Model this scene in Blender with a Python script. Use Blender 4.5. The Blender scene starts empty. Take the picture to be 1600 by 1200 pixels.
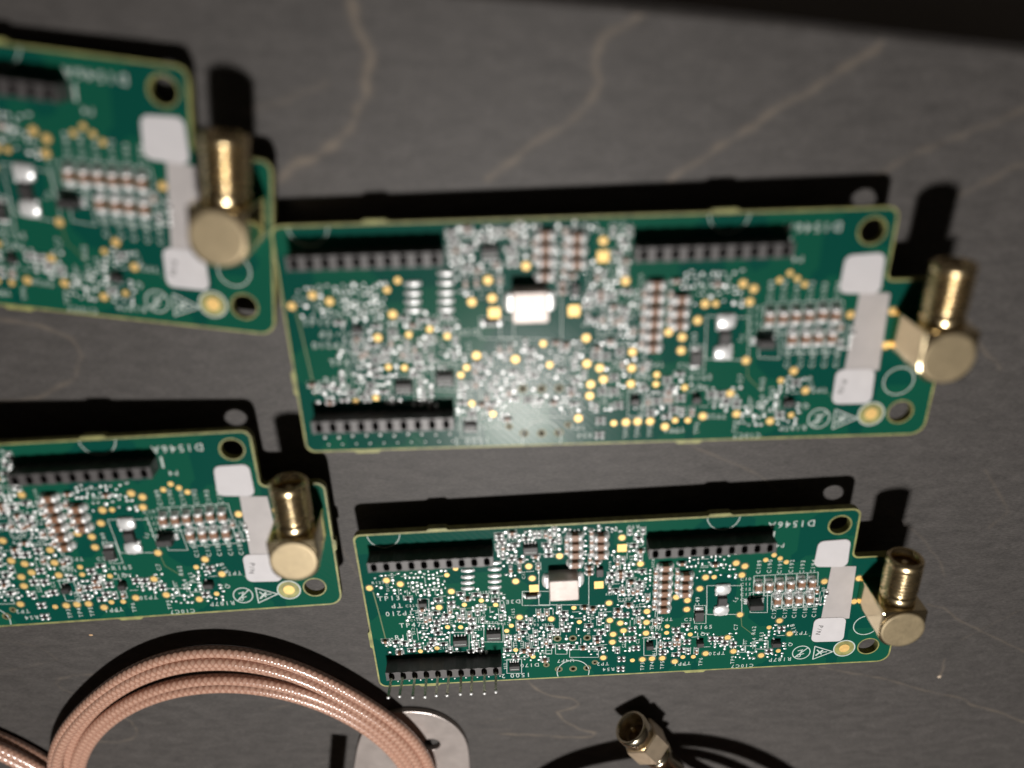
import bpy, bmesh, math, random
from mathutils import Matrix, Vector
import numpy as np
random.seed(11)
POSES={"LR":[[[0.9986,-0.05248,-0.0071],[0.05275,0.99756,0.04571],[0.00469,-0.04602,0.99893]],[-29.638,-102.126,7.008]],"UR":[[[0.99951,-0.02787,-0.01458],[0.02875,0.99753,0.06406],[0.01276,-0.06444,0.99784]],[-36.95,-38.197,5.801]],"LL":[[[0.99849,-0.02097,0.05077],[0.01801,0.99815,0.0581],[-0.05189,-0.0571,0.99702]],[-148.943,-78.683,12.173]],"UL":[[[0.992,0.12474,-0.01931],[-0.12425,0.99194,0.02464],[0.02222,-0.02205,0.99951]],[-147.762,-1.32,2.197]]}
CAM=[[0.999745,-0.01095,0.019763],[0.0,-0.874705,-0.484655],[0.022594,0.484531,-0.874482]]
CAMZ=128.86
LAMP=[4.9,-239.6,389.8]
PADS=[[54.71,-4.18,0.7,1],[41.84,-8.06,0.7,1],[35.37,-10.33,0.7,1],[32.46,-14.12,0.7,1],[35.94,-13.55,0.7,1],[58.61,-11.21,0.7,1],[44.55,-22.2,0.56,0],[52.09,-21.39,0.7,1],[39.6,-25.03,0.7,1],[45.67,-26.3,0.56,0],[32.77,-24.09,0.7,1],[30.88,-26.36,0.56,0],[29.79,-27.77,0.56,0],[31.45,-33.54,0.56,0],[35.22,-35.82,0.56,0],[52.27,-26.3,0.7,1],[54.57,-27.24,0.7,1],[55.28,-29.47,0.7,1],[53.01,-30.39,0.7,1],[52.86,-32.68,0.7,1],[50.85,-37.21,0.7,1],[60.28,-24.3,0.7,1],[60.26,-27.42,0.7,1],[60.23,-30.54,0.7,1],[64.82,-28.87,0.56,0],[64.76,-30.74,0.56,0],[57.38,-38.45,0.56,0],[59.61,-38.34,0.7,1],[61.76,-38.25,0.7,1],[64.06,-38.28,0.7,1],[66.87,-39.49,0.7,1],[68.66,-38.22,0.56,0],[66.46,-20.74,0.7,1],[68.89,-21.78,0.7,1],[68.87,-24.3,0.7,1],[72.42,-15.73,0.7,1],[74.22,-15.76,0.56,0],[71.37,-18.73,0.7,1],[80.49,-13.3,0.7,1],[80.04,-15.62,0.7,1],[84.71,-11.9,0.56,0],[86.33,-10.73,0.56,0],[87.68,-11.7,0.56,0],[89.08,-12.76,0.56,0],[80.51,-26.61,0.7,1],[78.32,-33.07,0.7,1],[69.97,-31.57,0.56,0],[79.87,-37.28,0.7,1],[73.7,-37.53,0.7,1],[71.0,-38.3,0.56,0],[89.28,-28.93,0.7,1],[87.19,-30.72,0.56,0],[91.91,-32.89,0.7,1],[86.19,-38.98,0.7,1],[89.92,-37.84,0.56,0],[97.74,-18.55,0.7,1],[104.97,-18.15,0.7,1],[104.86,-24.53,0.7,1],[78.59,-12.34,0.7,1],[1.65,-13.88,0.7,1],[5.46,-12.07,0.7,1],[8.23,-13.25,0.7,1],[18.2,-11.49,0.56,0],[20.15,-9.89,0.56,0],[18.73,-15.95,0.7,1],[24.89,-18.85,0.56,0],[27.86,-20.24,0.56,0],[21.18,-19.76,0.56,0],[15.73,-20.15,0.7,1],[17.04,-25.81,0.56,0],[19.86,-26.03,0.56,0],[10.44,-32.44,0.56,0],[14.16,-31.8,0.56,0]]
SQ=[[54.74,-6.84],[36.21,-16.28],[49.93,-16.26]]
FD=[104.63,-38.11]
H1=[99.05,-3.94]
H2=[109.94,-37.89]
PH=[[40.78,-30.86],[44.16,-31.0],[47.32,-31.03],[40.82,-40.06],[44.06,-40.15],[47.23,-40.12],[38.09,-38.55],[48.97,-38.53]]
ST1=[[95.12,-7.7],[101.73,-7.49],[101.96,-14.75],[94.84,-14.29]]
ST2=[[96.82,-28.66],[103.73,-28.78],[104.02,-35.79],[96.81,-35.54]]
STRIP=[[98.65,-14.39],[103.89,-14.81],[104.47,-29.27],[98.29,-28.85]]
CAPS=[[45.11,-2.87,0,"b"],[45.14,-5.13,0,"b"],[45.1,-7.34,0,"b"],[44.97,-9.82,0,"b"],[50.3,-3.4,0,"b"],[50.3,-5.55,0,"b"],[50.29,-7.85,0,"b"],[63.77,-11.96,0,"b"],[63.72,-14.21,0,"b"],[63.73,-16.58,0,"b"],[63.73,-18.81,0,"b"],[63.69,-21.06,0,"b"],[63.7,-23.36,0,"b"],[68.16,-14.66,0,"b"],[68.04,-17.03,0,"b"],[68.11,-19.26,0,"b"],[83.55,-18.47,90,"b"],[85.84,-18.47,90,"b"],[88.05,-18.37,90,"b"],[90.32,-18.37,90,"b"],[92.58,-18.12,90,"b"],[94.82,-18.27,90,"b"],[87.91,-22.47,90,"b"],[90.28,-22.45,90,"b"],[92.45,-22.44,90,"b"],[94.81,-22.44,90,"b"]]
MED=[[49.53,-9.95,0],[67.19,-11.46,0],[31.58,-10.78,90],[33.45,-10.65,90],[53.77,-10.4,90],[74.14,-12.26,0],[30.33,-4.96,90],[61.78,-13.47,90],[61.78,-15.8,90],[61.77,-18.02,90],[61.77,-20.24,90],[61.7,-22.54,90],[66.32,-13.77,90],[66.36,-16.11,90],[66.32,-18.26,90],[43.31,-4.1,90],[43.26,-6.38,90],[48.41,-2.33,90],[48.4,-4.59,90],[48.38,-6.88,90],[48.1,-9.02,90],[47.94,-11.36,0],[47.93,-12.72,0]]
CHIPS=[[83.16,-22.87,2.4,3.0,1.5,"j"],[12.42,-18.48,1,1.9,1.1,"s"],[19.51,-29.7,1.2,3.1,2.0,"n"],[26.93,-28.34,1.2,3.2,2.2,"n"],[30.95,-38.06,1.1,2.4,1.6,"n"],[35.9,-5.58,1.2,3.0,2.0,"n"],[35.65,-18.02,0.9,2.6,1.0,"w"],[50.08,-12.44,0.9,1.5,2.0,"s"],[61.02,-33.79,1.3,1.6,1.3,"s"],[72.11,-33.8,1.3,1.5,1.3,"s"],[88.96,-35.07,1.2,2.0,1.3,"s"],[76.22,-21.91,1.0,1.9,2.0,"p"],[71.51,-25.8,1.1,2.0,1.8,"d"]]
IND=[42.38,-14.26,3.5,6.1,5.4]
CROSS=[[58.05,-24.19],[55.15,-31.8],[54.9,-37.79],[54.76,-40.78],[58.1,-34.68],[66.73,-29.95],[69.32,-33.59],[68.21,-35.99],[64.06,-36.34],[77.7,-34.43],[89.94,-31.19],[87.76,-37.68],[57.16,-29.07],[57.21,-31.88],[65.02,-34.13],[53.78,-24.8],[55.57,-24.93],[18.44,-19.17],[22.29,-24.11],[31.37,-35.63],[41.69,-33.08],[74.85,-33.1],[76.54,-33.22]]
BARS=[[22.66,-10.52],[22.53,-12.21],[22.4,-13.75],[22.28,-15.3],[28.37,-8.88],[28.27,-10.55],[28.16,-12.25],[28.06,-13.78],[27.96,-15.34]]
TEXT=[[89.2,-2.98,"D1546A",1.6,180],[85.78,-5.73,"1",2.6,180],[87.34,-8.29,"P4",1.1,180],[76.2,-37.62,"TP20",1.0,180],[72.33,-29.74,"-R165",1.1,0],[91.96,-36.1,"Q2",1.0,180],[72.3,-31.64,"Q1",1.0,180],[61.2,-32.08,"Q",1.0,180],[90.6,-40.46,"R187P",1.1,180],[94.48,-32.86,"TP7",1.0,180],[63.42,-26.84,"TP224P",0.9,180],[61.96,-28.95,"R3",1.0,180],[34.4,-38.29,"D170",1.1,180],[68.18,-40.26,"TP1",1.1,180],[69.61,-40.17,"TP",1.0,180],[50.76,-39.05,"TP2",1.0,180],[52.06,-40.81,"R54",1.0,180],[30.97,-19.58,"D3EU",1.1,180],[42.46,-37.49,"U4P7",1,180],[59.7,-40.46,"TP3",0.9,90],[61.85,-40.41,"TP4",0.9,90],[64.16,-40.37,"TP5",0.9,90],[72.77,-39.99,"TP6",0.9,90],[79.94,-39.91,"TP9",0.9,90],[5.95,-17.0,"TP131",1.3,0],[6.8,-19.01,"TP",1.3,180],[7.09,-21.18,"TP210",1.3,180],[9.03,-24.77,"TP47",1.3,0],[6.54,-28.12,"-R12",1.3,0],[3.74,-29.24,"R3",1.3,90],[92.63,-31.43,"R18",1.0,110],[82.24,-41.84,"C10C7",1.0,180],[96.86,-33.97,"1-",0.9,180],[31.09,-41.22,"1500 2",1.3,180],[71.09,-22.29,"C49",0.9,90],[79.92,-30.18,"C7",0.9,90],[79.14,-32.94,"R77",0.9,100],[69.69,-27.27,"C20",0.9,0],[79.32,-22.32,"L5",0.8,60],[57.02,-1.6,"R90",0.9,180],[56.79,-3.19,"R91",0.9,180],[57.36,-5.99,"C331",1,180],[58.64,-17.22,"C52",1,180],[37.54,-31.01,"U101",0.9,90],[39.59,-28.35,"P17",0.9,90],[83.48,-13.72,"C189",0.95,90],[85.75,-13.7,"C190",0.95,90],[87.92,-14.02,"C191",0.95,90],[90.33,-14.01,"C192",0.95,90],[92.64,-14.33,"C193",0.95,90],[94.91,-14.31,"C194",0.95,90],[87.94,-26.5,"C174",0.95,90],[90.3,-26.55,"C177",0.95,90],[92.38,-26.59,"C180",0.95,90],[94.6,-26.63,"C183",0.95,90],[96.68,-26.66,"C186",0.95,90],[83.94,-31.39,"R62",0.9,90],[85.78,-33.21,"R63",0.9,90],[84.23,-34.8,"R64",0.9,90],[80.92,-16.81,"C10",0.8,0],[81.04,-18.2,"C11",0.8,0],[81.15,-19.61,"C12",0.8,0],[81.27,-21.03,"C13",0.8,0],[81.38,-22.46,"C14",0.8,0]]
BOX=[[[72.83,-18.0],[80.25,-18.5],[80.89,-26.57],[73.3,-26.05]],[[70.46,-23.33],[72.95,-23.5],[73.25,-28.61],[70.73,-28.44]],[[33.7,-16.94],[39.52,-17.33],[39.4,-21.22],[33.51,-20.82]],[[17.41,-27.38],[21.58,-27.67],[21.14,-33.3],[16.9,-33.01]],[[24.96,-25.31],[29.12,-25.6],[28.8,-30.98],[24.59,-30.68]],[[29.35,-36.19],[32.63,-36.41],[32.42,-40.72],[29.11,-40.49]],[[37.59,-7.32],[47.88,-8.0],[47.76,-21.61],[37.08,-20.88]],[[59.79,-31.79],[62.61,-31.99],[62.77,-37.35],[59.91,-37.15]],[[82.18,-20.56],[85.89,-20.81],[86.41,-26.4],[82.65,-26.14]],[[79.76,-35.64],[84.62,-35.98],[84.78,-37.91],[79.91,-37.57]],[[84.48,-34.44],[87.33,-34.64],[87.56,-37.14],[84.7,-36.94]],[[82.33,-35.82],[82.47,-35.83],[82.63,-37.76],[82.49,-37.75]],[[43.39,-34.27],[49.77,-34.71],[49.76,-37.03],[43.34,-36.58]],[[38.25,-30.69],[39.52,-30.77],[39.38,-35.34],[38.1,-35.25]],[[40.32,-32.34],[42.86,-32.52],[42.79,-35.57],[40.23,-35.39]],[[11.48,-17.55],[13.78,-17.71],[13.38,-21.61],[11.05,-21.45]],[[82.61,-16.06],[84.83,-16.03],[85.14,-21.64],[82.96,-21.67]],[[84.87,-16.04],[87.09,-16.01],[87.44,-21.62],[85.25,-21.65]],[[87.13,-16.01],[89.35,-15.99],[89.73,-21.6],[87.55,-21.63]],[[89.39,-15.99],[91.6,-15.97],[92.02,-21.57],[89.84,-21.6]],[[91.64,-15.97],[93.86,-15.95],[94.31,-21.55],[92.13,-21.58]],[[93.9,-15.95],[96.11,-15.93],[96.6,-21.53],[94.42,-21.56]],[[86.88,-21.23],[89.13,-21.2],[89.36,-25.51],[87.16,-25.54]],[[89.17,-21.21],[91.42,-21.18],[91.68,-25.49],[89.48,-25.52]],[[91.46,-21.18],[93.71,-21.16],[93.99,-25.46],[91.79,-25.49]],[[93.75,-21.16],[95.99,-21.14],[96.31,-25.44],[94.11,-25.47]]]
RING=[[108.48,-31.58,2.7],[44.04,-41.14,3.6],[6.3,-0.2,3.3],[75.2,-0.2,3.3]]
SYM1=[95.14,-38.73]
SYM2=[99.88,-38.96]
TRACE=[[2.27,-15.0],[2.63,-19.44],[3.05,-25.84],[3.38,-30.92]]
TRACE2=[[80.82,-27.48],[81.15,-29.9],[83.14,-31.9],[84.07,-32.9]]
TRACE3=[[29.95,-20.76],[27.2,-20.75],[22.4,-20.78],[17.57,-20.99]]
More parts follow.
